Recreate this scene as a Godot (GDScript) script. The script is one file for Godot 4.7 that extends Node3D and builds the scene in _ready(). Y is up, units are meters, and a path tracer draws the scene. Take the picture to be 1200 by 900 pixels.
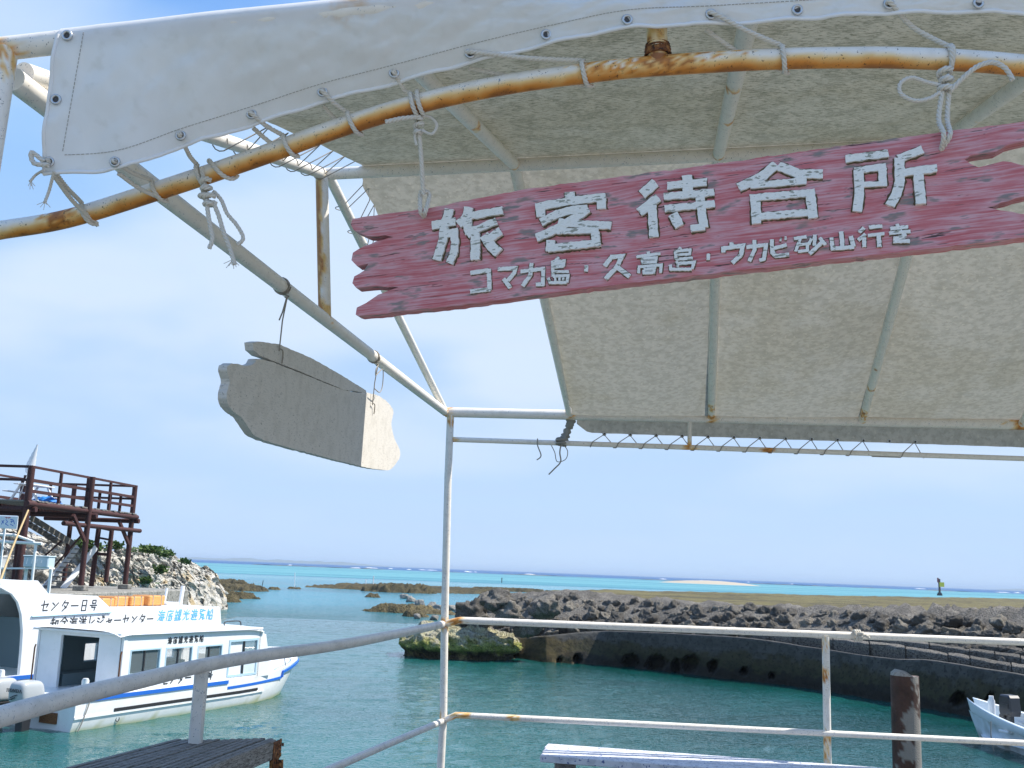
extends Node3D
# A waiting shelter on a small harbour dock: pipe frame and tarpaulin overhead, carved red sign, moored boats, sea wall and lagoon.
# World: y up, metres; the dock deck is y = 0, the eye 1.5 m above it, the sea 1.8 m below it.

const FOCAL := 1200.0
const EYE := Vector3(0, 1.5, 0)
const SEA := -1.8
var look := Basis(Vector3(1, 0, 0), deg_to_rad(10.34)) * Basis(Vector3(0, 0, 1), deg_to_rad(2.18))
var M := {}
var used := {}
var rng := RandomNumberGenerator.new()
var noise := FastNoiseLite.new()
var fine := FastNoiseLite.new()


# A shape under construction: flat or smooth triangles with vertex colours.
class Shape:
	var v := PackedVector3Array()
	var n := PackedVector3Array()
	var c := PackedColorArray()
	var t := PackedVector2Array()
	var i := PackedInt32Array()

	func tri(a: Vector3, b: Vector3, d: Vector3, out: Vector3, col: Color = Color.WHITE, ua = Vector2.ZERO, ub = Vector2.ZERO, ud = Vector2.ZERO) -> void:
		var nn := (d - a).cross(b - a)
		if nn.length_squared() < 1e-18:
			return
		nn = nn.normalized()
		if nn.dot(out) < 0.0:
			nn = -nn
			var s := b; b = d; d = s
			var su = ub; ub = ud; ud = su
		var k := v.size()
		v.append(a); v.append(b); v.append(d)
		for q in 3:
			n.append(nn); c.append(col)
		t.append(ua); t.append(ub); t.append(ud)
		i.append(k); i.append(k + 1); i.append(k + 2)

	func quad(a: Vector3, b: Vector3, d: Vector3, e: Vector3, out: Vector3, col: Color = Color.WHITE) -> void:
		tri(a, b, d, out, col)
		tri(a, d, e, out, col)

	# a box with small chamfers on its long edges when bevel > 0
	func box(mid: Vector3, size: Vector3, turn: Basis = Basis(), col: Color = Color.WHITE, bevel: float = 0.0) -> void:
		var h := size * 0.5
		if bevel <= 0.0:
			for ax in 3:
				for s in [-1.0, 1.0]:
					var o := Vector3.ZERO; o[ax] = s
					var p := Vector3.ZERO; p[(ax + 1) % 3] = 1.0
					var q := Vector3.ZERO; q[(ax + 2) % 3] = 1.0
					quad(mid + turn * ((o + p + q) * h), mid + turn * ((o - p + q) * h), mid + turn * ((o - p - q) * h), mid + turn * ((o + p - q) * h), turn * o, col)
			return
		var b := minf(bevel, minf(h.x, minf(h.y, h.z)) * 0.9)
		var g := h - Vector3(b, b, b)
		for ax in 3:
			for s in [-1.0, 1.0]:
				var o := Vector3.ZERO; o[ax] = s * h[ax]
				var p := Vector3.ZERO; p[(ax + 1) % 3] = g[(ax + 1) % 3]
				var q := Vector3.ZERO; q[(ax + 2) % 3] = g[(ax + 2) % 3]
				quad(mid + turn * (o + p + q), mid + turn * (o - p + q), mid + turn * (o - p - q), mid + turn * (o + p - q), turn * o, col)
		for ax in 3:
			var u := (ax + 1) % 3
			var w := (ax + 2) % 3
			for s1 in [-1.0, 1.0]:
				for s2 in [-1.0, 1.0]:
					var e := Vector3.ZERO; e[ax] = g[ax]
					var p1 := Vector3.ZERO; p1[u] = s1 * h[u]; p1[w] = s2 * g[w]
					var p2 := Vector3.ZERO; p2[u] = s1 * g[u]; p2[w] = s2 * h[w]
					quad(mid + turn * (p1 + e), mid + turn * (p2 + e), mid + turn * (p2 - e), mid + turn * (p1 - e), turn * (p1 + p2), col)
		for sx in [-1.0, 1.0]:
			for sy in [-1.0, 1.0]:
				for sz in [-1.0, 1.0]:
					var s3 := Vector3(sx, sy, sz)
					tri(mid + turn * (Vector3(h.x, g.y, g.z) * s3), mid + turn * (Vector3(g.x, h.y, g.z) * s3), mid + turn * (Vector3(g.x, g.y, h.z) * s3), turn * s3, col)

	# a straight bar from a to b; up gives the direction of its height
	func bar(a: Vector3, b: Vector3, wide: float, high: float, up: Vector3 = Vector3.UP, col: Color = Color.WHITE, bevel: float = 0.0) -> void:
		var z := (b - a).normalized()
		var x := up.cross(z).normalized()
		if x.length() < 0.5:
			x = Vector3.RIGHT.cross(z).normalized()
		box((a + b) * 0.5, Vector3(wide, high, a.distance_to(b)), Basis(x, z.cross(x), z), col, bevel)

	# outline (x, y) pushed from z0 to z1 along the z of xf; chamfer on the z1 face
	func prism(line: PackedVector2Array, z0: float, z1: float, xf: Transform3D, col: Color = Color.WHITE, bevel: float = 0.0) -> void:
		var turn := 0.0
		for k in line.size():
			var p := line[k]
			var q := line[(k + 1) % line.size()]
			turn += p.x * q.y - q.x * p.y
		var top := line
		if bevel > 0.0:
			var shr := Geometry2D.offset_polygon(line, -bevel, Geometry2D.JOIN_MITER)
			if shr.size() == 1 and shr[0].size() == line.size():
				# match the start vertex
				var best := 0
				for k in shr[0].size():
					if shr[0][k].distance_to(line[0]) < shr[0][best].distance_to(line[0]):
						best = k
				top = PackedVector2Array()
				for k in shr[0].size():
					top.append(shr[0][(k + best) % shr[0].size()])
		var up := xf.basis.z
		for fc in 2:
			var pts := top if fc == 0 else line
			var zz := z1 if fc == 0 else z0
			var idx := Geometry2D.triangulate_polygon(pts)
			for k in range(0, idx.size(), 3):
				var p3 := []
				for q in 3:
					p3.append(xf * Vector3(pts[idx[k + q]].x, pts[idx[k + q]].y, zz))
				tri(p3[0], p3[1], p3[2], up if fc == 0 else -up, col)
		var zs := z1 - bevel if top != line else z1
		for k in line.size():
			var p := line[k]
			var q := line[(k + 1) % line.size()]
			var e := q - p
			var o := Vector2(e.y, -e.x) * signf(turn)
			var o3 := xf.basis * Vector3(o.x, o.y, 0)
			quad(xf * Vector3(p.x, p.y, z0), xf * Vector3(q.x, q.y, z0), xf * Vector3(q.x, q.y, zs), xf * Vector3(p.x, p.y, zs), o3, col)
			if top != line:
				var p2 := top[k]
				var q2 := top[(k + 1) % top.size()]
				quad(xf * Vector3(p.x, p.y, zs), xf * Vector3(q.x, q.y, zs), xf * Vector3(q2.x, q2.y, z1), xf * Vector3(p2.x, p2.y, z1), o3.normalized() + up.normalized(), col)

	# smooth indexed patch
	func patch(nu: int, nv: int, at: Callable, paint = null, flip := false) -> void:
		var k := v.size()
		var nor := PackedVector3Array()
		nor.resize((nu + 1) * (nv + 1))
		for b in nv + 1:
			for a in nu + 1:
				var u := float(a) / nu
				var w := float(b) / nv
				var p: Vector3 = at.call(u, w)
				v.append(p)
				c.append(paint.call(u, w, p) if paint != null else Color.WHITE)
				t.append(Vector2(u, w))
		for b in nv:
			for a in nu:
				var q := b * (nu + 1) + a
				var r := q + nu + 1
				for f in [[q, q + 1, r + 1], [q, r + 1, r]]:
					var i0: int = f[0]
					var i1: int = f[2] if flip else f[1]
					var i2: int = f[1] if flip else f[2]
					var fn := (v[k + i2] - v[k + i0]).cross(v[k + i1] - v[k + i0])
					nor[i0] += fn; nor[i1] += fn; nor[i2] += fn
					i.append(k + i0); i.append(k + i1); i.append(k + i2)
		for q in nor.size():
			n.append(nor[q].normalized() if nor[q].length_squared() > 0.0 else Vector3.UP)

	# round pipe along points; r a number or an array; paint(s, angle, point) gives colour
	func tube(pts: Array, r, sides: int = 12, paint = null, caps: bool = true, sag: float = 0.0) -> void:
		var k0 := v.size()
		var dist := 0.0
		var side := Vector3.ZERO
		for q in pts.size():
			var p: Vector3 = pts[q]
			var d: Vector3 = (pts[mini(q + 1, pts.size() - 1)] - pts[maxi(q - 1, 0)]).normalized()
			if q == 0:
				side = d.cross(Vector3.UP if absf(d.y) < 0.9 else Vector3.RIGHT).normalized()
			else:
				side = (side - d * side.dot(d)).normalized()
				dist += p.distance_to(pts[q - 1])
			var up := side.cross(d)
			var rr: float = r[q] if r is Array else r
			for a in sides + 1:
				var an := TAU * a / sides
				var o := side * cos(an) + up * sin(an)
				var w := p + o * rr
				v.append(w); n.append(o)
				c.append(paint.call(dist, an, w) if paint != null else Color.WHITE)
				t.append(Vector2(dist, float(a) / sides))
		for q in pts.size() - 1:
			for a in sides:
				var i0 := k0 + q * (sides + 1) + a
				var i1 := i0 + 1
				var j0 := i0 + sides + 1
				var j1 := j0 + 1
				i.append(i0); i.append(i1); i.append(j1)
				i.append(i0); i.append(j1); i.append(j0)
		# orientation: clockwise fronts
		if pts.size() > 1:
			var a0 := v[k0]; var a1 := v[k0 + 1]; var a2 := v[k0 + sides + 2]
			if (a2 - a0).cross(a1 - a0).dot(n[k0]) < 0.0:
				var from := i.size() - (pts.size() - 1) * sides * 6
				for q in range(from, i.size(), 3):
					var s := i[q + 1]; i[q + 1] = i[q + 2]; i[q + 2] = s
		if caps:
			for e in [0, pts.size() - 1]:
				var mid: Vector3 = pts[e]
				var o: Vector3 = (pts[0] - pts[1]) if e == 0 else (pts[e] - pts[e - 1])
				for a in sides:
					var b0 := v[k0 + e * (sides + 1) + a]
					var b1 := v[k0 + e * (sides + 1) + a + 1]
					tri(mid, b0, b1, o, c[k0 + e * (sides + 1) + a])

	# three twisted strands
	func rope(pts: Array, r: float, col: Color = Color.WHITE) -> void:
		var line := Shape.smooth_line(pts, r * 0.8)
		var pitch := r * 5.5
		var side := Vector3.ZERO
		var sides := []
		for q in line.size():
			var d: Vector3 = (line[mini(q + 1, line.size() - 1)] - line[maxi(q - 1, 0)]).normalized()
			if q == 0:
				side = d.cross(Vector3.UP if absf(d.y) < 0.9 else Vector3.RIGHT).normalized()
			else:
				side = (side - d * side.dot(d)).normalized()
			sides.append([side, side.cross(d)])
		for k in 3:
			var s := []
			var dist := 0.0
			for q in line.size():
				if q > 0:
					dist += line[q].distance_to(line[q - 1])
				var an := TAU * (dist / pitch + k / 3.0)
				s.append(line[q] + (sides[q][0] * cos(an) + sides[q][1] * sin(an)) * r * 0.5)
			tube(s, r * 0.56, 6, func(_s, _a, _p): return col)

	static func smooth_line(pts: Array, step: float) -> Array:
		if pts.size() < 2:
			return pts
		var out := []
		for q in pts.size() - 1:
			var p0: Vector3 = pts[maxi(q - 1, 0)]
			var p1: Vector3 = pts[q]
			var p2: Vector3 = pts[q + 1]
			var p3: Vector3 = pts[mini(q + 2, pts.size() - 1)]
			var m := maxi(1, int(ceil(p1.distance_to(p2) / step)))
			for s in m:
				out.append(p1.cubic_interpolate(p2, p0, p3, float(s) / m))
		out.append(pts[-1])
		return out

	func made() -> ArrayMesh:
		var a := []
		a.resize(Mesh.ARRAY_MAX)
		a[Mesh.ARRAY_VERTEX] = v
		a[Mesh.ARRAY_NORMAL] = n
		a[Mesh.ARRAY_COLOR] = c
		a[Mesh.ARRAY_TEX_UV] = t
		a[Mesh.ARRAY_INDEX] = i
		var m := ArrayMesh.new()
		m.add_surface_from_arrays(Mesh.PRIMITIVE_TRIANGLES, a)
		return m


func numbered(called: String) -> String:
	var k: int = used.get(called, 0)
	used[called] = k + 1
	return called if k == 0 else "%s_%03d" % [called, k]


func part(called: String, s, m: Material, parent: Node3D) -> MeshInstance3D:
	var o := MeshInstance3D.new()
	o.mesh = s.made() if s is Shape else s
	o.material_override = m
	o.name = called
	parent.add_child(o, true)
	return o


func thing(called: String, label: String, category: String, where: Transform3D = Transform3D(), group := "") -> Node3D:
	var o := Node3D.new()
	o.name = numbered(called)
	add_child(o)
	o.transform = where
	o.set_meta("label", label)
	o.set_meta("category", category)
	if group:
		o.set_meta("group", group)
	return o


func single(called: String, s, m: Material, label: String, category: String, group := "") -> MeshInstance3D:
	var o := MeshInstance3D.new()
	o.mesh = s.made() if s is Shape else s
	o.material_override = m
	o.name = numbered(called)
	add_child(o)
	o.set_meta("label", label)
	o.set_meta("category", category)
	if group:
		o.set_meta("group", group)
	return o


func setting(called: String, s, m: Material) -> MeshInstance3D:
	var o := MeshInstance3D.new()
	o.mesh = s.made() if s is Shape else s
	o.material_override = m
	o.name = numbered(called)
	add_child(o)
	o.set_meta("kind", "structure")
	return o


func ray(px: float, py: float) -> Vector3:
	return look * Vector3((px - 600.0) / FOCAL, (450.0 - py) / FOCAL, -1.0)


# survey of the photograph: the point seen there at that distance, or at that height
func at(px: float, py: float, far: float) -> Vector3:
	var r := ray(px, py)
	return EYE + r * (far / -r.z)


func on(px: float, py: float, high: float) -> Vector3:
	var r := ray(px, py)
	return EYE + r * ((high - EYE.y) / r.y)


func lin(r: float, g: float, b: float) -> Color:
	return Color(r, g, b).linear_to_srgb()


func mat(r: float, g: float, b: float, rough: float, albedo = null, scale := 1.0, bump = null, bump_cm := 0.0, vertex := false, bump_scale := 0.0) -> StandardMaterial3D:
	var m := StandardMaterial3D.new()
	m.albedo_color = lin(r, g, b)
	m.roughness = rough
	m.vertex_color_use_as_albedo = vertex
	if albedo != null:
		m.albedo_texture = albedo
	if albedo != null or bump != null:
		m.uv1_triplanar = true
		m.uv1_scale = Vector3.ONE * scale
		m.uv1_triplanar_sharpness = 4.0
	if bump != null:
		m.heightmap_enabled = true
		m.heightmap_texture = bump
		m.heightmap_scale = bump_cm
	return m


func field(number: int, freq: float, size: int, octaves := 4, kind := FastNoiseLite.TYPE_SIMPLEX_SMOOTH, ridged := false) -> PackedByteArray:
	var f := FastNoiseLite.new()
	f.seed = number
	f.frequency = freq
	f.noise_type = kind
	f.fractal_octaves = octaves
	f.fractal_type = FastNoiseLite.FRACTAL_RIDGED if ridged else FastNoiseLite.FRACTAL_FBM
	if kind == FastNoiseLite.TYPE_CELLULAR:
		f.cellular_return_type = FastNoiseLite.RETURN_DISTANCE2_SUB
	return f.get_seamless_image(size, size).get_data()


func grey(data: PackedByteArray, size: int) -> ImageTexture:
	return ImageTexture.create_from_image(Image.create_from_data(size, size, false, Image.FORMAT_L8, data))


# a colour texture from bytes of several noise fields: paint(k) -> linear Color
func picture(wide: int, high: int, paint: Callable) -> ImageTexture:
	var d := PackedByteArray()
	d.resize(wide * high * 3)
	for k in wide * high:
		var c: Color = paint.call(k)
		c = c.linear_to_srgb()
		d[k * 3] = clampi(int(c.r * 255.0), 0, 255)
		d[k * 3 + 1] = clampi(int(c.g * 255.0), 0, 255)
		d[k * 3 + 2] = clampi(int(c.b * 255.0), 0, 255)
	return ImageTexture.create_from_image(Image.create_from_data(wide, high, false, Image.FORMAT_RGB8, d))


func mix3(a: Color, b: Color, k: float) -> Color:
	return a.lerp(b, clampf(k, 0.0, 1.0))


func step01(a: float, b: float, x: float) -> float:
	return smoothstep(a, b, x)


func _ready() -> void:
	rng.seed = 7
	noise.seed = 11
	noise.frequency = 1.0
	noise.fractal_octaves = 4
	fine.seed = 23
	fine.frequency = 1.0
	fine.fractal_octaves = 3
	# camera
	var cam := Camera3D.new()
	cam.name = "camera"
	cam.fov = rad_to_deg(2.0 * atan(450.0 / FOCAL))
	cam.transform = Transform3D(look, EYE)
	cam.near = 0.05
	cam.far = 20000.0
	add_child(cam)
	cam.current = true
	# sky and exposure
	var env := Environment.new()
	env.background_mode = Environment.BG_SKY
	var pan := PanoramaSkyMaterial.new()
	pan.panorama = sky_picture()
	pan.energy_multiplier = 0.77
	env.sky = Sky.new()
	env.sky.sky_material = pan
	env.tonemap_mode = Environment.TONE_MAPPER_LINEAR
	env.tonemap_exposure = 1.42
	# thin sea haze: islands 8 km off fade into it
	env.fog_enabled = true
	env.fog_density = 0.00016
	env.fog_light_color = Color(0.80, 0.88, 0.97)
	env.sdfgi_enabled = true
	env.ssao_enabled = true
	env.ssil_enabled = true
	var we := WorldEnvironment.new()
	we.name = "environment"
	we.environment = env
	add_child(we)
	# the sun: high, from the right
	var sun := DirectionalLight3D.new()
	sun.name = "sun"
	sun.light_energy = 1.6
	sun.light_color = Color(1.0, 0.975, 0.93)
	sun.light_angular_distance = 0.53
	sun.shadow_enabled = true
	var to_sun := Vector3(0.95, 1.38, -0.19).normalized()
	sun.transform = Transform3D(Basis.looking_at(-to_sun, Vector3.UP), Vector3(0, 50, 0))
	add_child(sun)

	make_materials()
	build_sea()
	build_dock()
	build_frame()
	build_tarp()
	build_lacing()
	build_sign()
	build_board()
	build_railings()
	build_right_shore()
	build_left_shore()
	build_boats()
	build_far()


const SKY_X := 33.0


func sky_picture() -> ImageTexture:
	var w := 2048
	var h := 1024
	var cl := FastNoiseLite.new()
	cl.seed = 5
	cl.frequency = 0.62
	cl.fractal_octaves = 6
	cl.fractal_gain = 0.46
	var big := FastNoiseLite.new()
	big.seed = 31
	big.frequency = 0.22
	big.fractal_octaves = 3
	var d := PackedByteArray()
	d.resize(w * h * 3)
	var stops := [[0.0, Color(0.755, 0.855, 0.975)], [5.0, Color(0.735, 0.845, 0.975)], [12.0, Color(0.70, 0.82, 0.97)], [22.0, Color(0.58, 0.76, 0.965)], [31.0, Color(0.36, 0.60, 0.93)], [60.0, Color(0.36, 0.59, 0.91)], [90.0, Color(0.33, 0.56, 0.89)]]
	for y in h:
		var el := (0.5 - (y + 0.5) / h) * PI
		var deg := rad_to_deg(el)
		var base: Color = stops[0][1]
		for k in stops.size() - 1:
			if deg >= stops[k][0]:
				base = stops[k][1].lerp(stops[k + 1][1], clampf((deg - stops[k][0]) / (stops[k + 1][0] - stops[k][0]), 0.0, 1.0))
		if el < 0.0:
			base = Color(0.45, 0.60, 0.70)
		var sy := sin(el)
		var cy := cos(el)
		for x in w:
			var c := base
			if el > 0.0:
				var az := (float(x) + 0.5) / w * TAU
				var k := 1.0 / (sy + 0.22)
				var px := -sin(az) * cy * k
				var pz := -cos(az) * cy * k
				var f := cl.get_noise_2d(px * 1.2 + SKY_X, pz * 1.5 + 7.7) + 0.8 * big.get_noise_2d(px * 2.0 + SKY_X, pz * 2.2 + 4.0)
				var a := smoothstep(-0.36, 0.46, f) * 0.68
				a *= smoothstep(0.02, 0.20, sy) * 0.85 + 0.15
				c = base.lerp(Color(0.885, 0.93, 0.99), a)
			var q := (y * w + x) * 3
			d[q] = int(c.r * 255.0)
			d[q + 1] = int(c.g * 255.0)
			d[q + 2] = int(c.b * 255.0)
	return ImageTexture.create_from_image(Image.create_from_data(w, h, false, Image.FORMAT_RGB8, d))


func make_materials() -> void:
	var S := 512
	var a := field(1, 0.012, S, 5)
	var b := field(2, 0.05, S, 4)
	var e := field(3, 0.16, S, 2)
	var f := field(4, 0.03, S, 5)
	var ridge := field(6, 0.03, S, 5, FastNoiseLite.TYPE_SIMPLEX_SMOOTH, true)
	var cell := field(7, 0.05, S, 3, FastNoiseLite.TYPE_CELLULAR)
	# painted steel: white coats, small chips to grey undercoat and primer
	var steel := picture(S, S, func(k):
		var c := Color(0.85, 0.80, 0.73)
		c = mix3(c, Color(0.78, 0.73, 0.65), (a[k] - 118.0) / 90.0)
		c = mix3(c, Color(0.30, 0.34, 0.40), (e[k] * 0.5 + f[k] * 0.5 - 186.0) / 6.0)
		c = mix3(c, Color(0.13, 0.12, 0.11), (e[k] * 0.5 + b[k] * 0.5 - 190.0) / 6.0)
		return c)
	M.steel = mat(1, 1, 1, 0.45, steel, 2.2, grey(b, S), 0.02, true)
	M.steel_far = mat(0.82, 0.82, 0.80, 0.5, null, 1.0, null, 0.0, true)
	# tarpaulin: outside white PVC, inside grey with mildew; daylight comes through
	var cloth_bump := grey(cell, S)
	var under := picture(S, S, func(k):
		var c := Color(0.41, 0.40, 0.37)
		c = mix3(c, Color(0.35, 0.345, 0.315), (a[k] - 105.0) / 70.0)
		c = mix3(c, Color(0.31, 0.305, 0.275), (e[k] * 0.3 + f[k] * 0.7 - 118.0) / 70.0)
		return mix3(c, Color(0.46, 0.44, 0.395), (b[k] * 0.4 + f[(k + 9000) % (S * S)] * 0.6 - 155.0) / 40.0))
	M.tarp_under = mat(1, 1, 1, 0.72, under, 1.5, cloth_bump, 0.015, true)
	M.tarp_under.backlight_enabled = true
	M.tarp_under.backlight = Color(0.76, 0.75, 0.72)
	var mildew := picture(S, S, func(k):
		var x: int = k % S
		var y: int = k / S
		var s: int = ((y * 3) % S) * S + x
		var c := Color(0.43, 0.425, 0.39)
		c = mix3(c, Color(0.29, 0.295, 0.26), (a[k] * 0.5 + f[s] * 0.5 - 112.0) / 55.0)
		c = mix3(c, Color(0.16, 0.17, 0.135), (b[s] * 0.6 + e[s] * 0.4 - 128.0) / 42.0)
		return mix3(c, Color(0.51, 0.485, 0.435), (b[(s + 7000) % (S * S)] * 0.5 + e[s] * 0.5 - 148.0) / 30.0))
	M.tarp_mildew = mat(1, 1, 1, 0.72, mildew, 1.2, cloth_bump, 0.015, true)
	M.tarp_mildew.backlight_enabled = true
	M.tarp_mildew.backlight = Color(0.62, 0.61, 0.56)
	var pvc := picture(S, S, func(k):
		var c := Color(0.90, 0.90, 0.90)
		c = mix3(c, Color(0.87, 0.87, 0.87), (a[k] - 110.0) / 90.0)
		c = mix3(c, Color(0.83, 0.825, 0.81), (b[k] * 0.5 + f[k] * 0.5 - 150.0) / 60.0)
		return c)
	M.pvc = mat(1, 1, 1, 0.55, pvc, 1.1, cloth_bump, 0.012, true)
	M.pvc.backlight_enabled = true
	M.pvc.backlight = Color(0.80, 0.80, 0.80)
	M.hem = mat(0.80, 0.80, 0.80, 0.6)
	M.thread = mat(0.42, 0.40, 0.37, 0.9)
	M.eyelet = mat(0.55, 0.56, 0.57, 0.32)
	M.eyelet.metallic = 0.9
	M.eyelet_hole_shade = mat(0.08, 0.08, 0.085, 0.9)
	M.rope = mat(0.66, 0.62, 0.55, 0.9, null, 1.0, null, 0.0, true)
	M.cord = mat(0.33, 0.30, 0.26, 0.9, null, 1.0, null, 0.0, true)
	# red painted board: long grain, dark cracks, paint worn to pink and grey wood
	var long := FastNoiseLite.new()
	long.seed = 41
	long.frequency = 1.0
	long.fractal_octaves = 4
	var W := 1024
	var H := 256
	var grain := PackedByteArray()
	grain.resize(W * H)
	var red := picture(W, H, func(k):
		var x: float = (k % W) / float(W) * 1.6
		var y: float = (k / W) / float(H) * 0.27
		var warp := 0.012 * long.get_noise_2d(x * 2.2, y * 6.0)
		var g := long.get_noise_2d(x * 3.0, (y + warp) * 95.0)
		var g2 := long.get_noise_2d(x * 7.0 + 31.0, (y + warp) * 230.0)
		var wear := long.get_noise_2d(x * 9.0 + 5.0, y * 30.0 + 9.0)
		var crack := long.get_noise_2d(x * 4.0 + 77.0, (y + warp) * 150.0)
		grain[k] = clampi(int(140.0 + 105.0 * (g * 0.6 + g2 * 0.5) - (70.0 if crack < -0.5 else 0.0)), 0, 255)
		var c := Color(0.56, 0.16, 0.17)
		c = mix3(c, Color(0.64, 0.35, 0.37), 0.55 + 1.0 * g2 + 0.9 * wear)
		c = mix3(c, Color(0.46, 0.075, 0.08), (g - 0.08) * 1.5)
		c = mix3(c, Color(0.30, 0.20, 0.18), (wear - 0.30) * 4.0)
		c = mix3(c, Color(0.22, 0.20, 0.19), (wear + g2 * 0.5 - 0.50) * 9.0)
		c = mix3(c, Color(0.075, 0.04, 0.036), (-0.50 - crack) * 14.0)
		return c)
	M.red = StandardMaterial3D.new()
	M.red.albedo_texture = red
	M.red.roughness = 0.62
	M.red.uv1_triplanar = true
	M.red.uv1_scale = Vector3(0.625, 3.7, 3.7)
	M.red.uv1_offset = Vector3(0.12, 0.45, 0.5)
	M.red.uv1_triplanar_sharpness = 4.0
	M.red.heightmap_enabled = true
	M.red.heightmap_texture = ImageTexture.create_from_image(Image.create_from_data(W, H, false, Image.FORMAT_L8, grain))
	M.red.heightmap_scale = 0.13
	var flake := picture(S, S, func(k):
		var x: int = k % S
		var y: int = k / S
		var s: int = ((y * 3) % S) * S + x
		var c := Color(0.84, 0.82, 0.76)
		c = mix3(c, Color(0.78, 0.755, 0.68), (b[s] - 120.0) / 60.0)
		c = mix3(c, Color(0.33, 0.33, 0.27), (a[s] * 0.5 + f[s] * 0.5 - 164.0) / 7.0)
		c = mix3(c, Color(0.14, 0.12, 0.08), (22.0 - ridge[s]) / 14.0)
		return c)
	M.letter = mat(1, 1, 1, 0.6, flake, 3.2, grey(b, S), 0.06)
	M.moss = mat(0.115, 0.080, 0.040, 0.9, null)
	var whiteboard := picture(S, S, func(k):
		var y: int = k / S
		var s: int = ((y * 6) % S) * S + k % S
		var c := Color(0.70, 0.665, 0.615)
		c = mix3(c, Color(0.64, 0.605, 0.555), (a[k] - 120.0) / 70.0)
		c = mix3(c, Color(0.50, 0.49, 0.465), (f[s] * 0.6 + e[s] * 0.4 - 140.0) / 60.0)
		c = mix3(c, Color(0.12, 0.11, 0.10), (b[k] * 0.5 + e[k] * 0.5 - 192.0) / 6.0)
		return c)
	M.whiteboard = mat(1, 1, 1, 0.7, whiteboard, 1.6, grey(f, S), 0.05, true)
	# coral rock, concrete, wood, boats
	var rock := picture(S, S, func(k):
		var c := Color(0.36, 0.34, 0.305)
		c = mix3(c, Color(0.54, 0.51, 0.46), (a[k] * 0.4 + b[k] * 0.6 - 118.0) / 50.0)
		c = mix3(c, Color(0.10, 0.095, 0.085), (f[k] * 0.6 + e[k] * 0.4 - 138.0) / 30.0)
		return c)
	M.rock = mat(1, 1, 1, 0.95, rock, 0.32, grey(ridge, S), 14.0, true)
	M.rock_near = mat(1, 1, 1, 0.95, rock, 0.7, grey(ridge, S), 6.0, true)
	var coral := picture(S, S, func(k):
		var c := Color(0.50, 0.485, 0.45)
		c = mix3(c, Color(0.62, 0.60, 0.56), (b[k] - 118.0) / 50.0)
		c = mix3(c, Color(0.30, 0.29, 0.27), (f[k] * 0.6 + e[k] * 0.4 - 145.0) / 40.0)
		return c)
	M.coral = mat(1, 1, 1, 0.95, coral, 0.32, grey(ridge, S), 6.0, true)
	var reef := picture(S, S, func(k):
		var c := Color(0.16, 0.135, 0.068)
		c = mix3(c, Color(0.085, 0.07, 0.038), (b[k] - 118.0) / 50.0)
		c = mix3(c, Color(0.24, 0.21, 0.11), (f[k] - 150.0) / 40.0)
		return c)
	M.reef = mat(1, 1, 1, 0.95, reef, 0.25, grey(ridge, S), 10.0, true)
	var concrete := picture(S, S, func(k):
		var c := Color(0.30, 0.29, 0.26)
		c = mix3(c, Color(0.20, 0.195, 0.175), (a[k] - 115.0) / 60.0)
		c = mix3(c, Color(0.12, 0.115, 0.10), (f[k] * 0.6 + b[k] * 0.4 - 145.0) / 30.0)
		return c)
	M.concrete = mat(1, 1, 1, 0.9, concrete, 0.35, grey(f, S), 1.5, true)
	M.deck_slab = mat(1, 1, 1, 0.9, concrete, 0.6, grey(f, S), 0.4, true)
	var old_wood := picture(S, S, func(k):
		var x: int = k % S
		var y: int = k / S
		var s: int = ((y * 12) % S) * S + x
		var c := Color(0.25, 0.235, 0.215)
		c = mix3(c, Color(0.14, 0.125, 0.11), (a[s] - 118.0) / 50.0)
		c = mix3(c, Color(0.36, 0.34, 0.32), (f[s] - 145.0) / 50.0)
		c = mix3(c, Color(0.05, 0.045, 0.04), (b[s] - 165.0) / 20.0)
		return c)
	M.old_wood = mat(1, 1, 1, 0.85, old_wood, 1.3, grey(f, S), 0.12, true)
	M.brown_wood = mat(0.070, 0.022, 0.020, 0.75, picture(S, S, func(k): return mix3(Color(1, 1, 1), Color(0.45, 0.4, 0.4), (b[k] - 120.0) / 60.0)), 0.6, null, 0.0, true)
	var bench := picture(S, S, func(k):
		var c := Color(0.66, 0.67, 0.72)
		c = mix3(c, Color(0.52, 0.53, 0.58), (a[k] - 118.0) / 60.0)
		c = mix3(c, Color(0.10, 0.14, 0.32), (f[k] * 0.5 + b[k] * 0.5 - 166.0) / 8.0)
		return c)
	M.bench_paint = mat(1, 1, 1, 0.55, bench, 1.7, grey(f, S), 0.08)
	var rust := picture(S, S, func(k):
		var c := Color(0.20, 0.075, 0.028)
		c = mix3(c, Color(0.05, 0.026, 0.018), (b[k] - 120.0) / 45.0)
		c = mix3(c, Color(0.36, 0.16, 0.05), (f[k] - 150.0) / 30.0)
		return c)
	M.rust = mat(1, 1, 1, 0.9, rust, 3.0, grey(b, S), 0.25)
	var gel := picture(S, S, func(k):
		var c := Color(0.82, 0.83, 0.83)
		c = mix3(c, Color(0.79, 0.80, 0.80), (a[k] - 118.0) / 60.0)
		c = mix3(c, Color(0.72, 0.72, 0.70), (e[k] * 0.5 + f[k] * 0.5 - 165.0) / 40.0)
		return c)
	M.gel = mat(1, 1, 1, 0.3, gel, 0.4, null, 0.0, true)
	M.blue_paint = mat(0.02, 0.14, 0.56, 0.35)
	M.pale_blue = mat(0.45, 0.62, 0.72, 0.45)
	M.sky_ink = mat(0.12, 0.48, 0.80, 0.5)
	M.ink = mat(0.03, 0.032, 0.036, 0.5)
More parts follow.
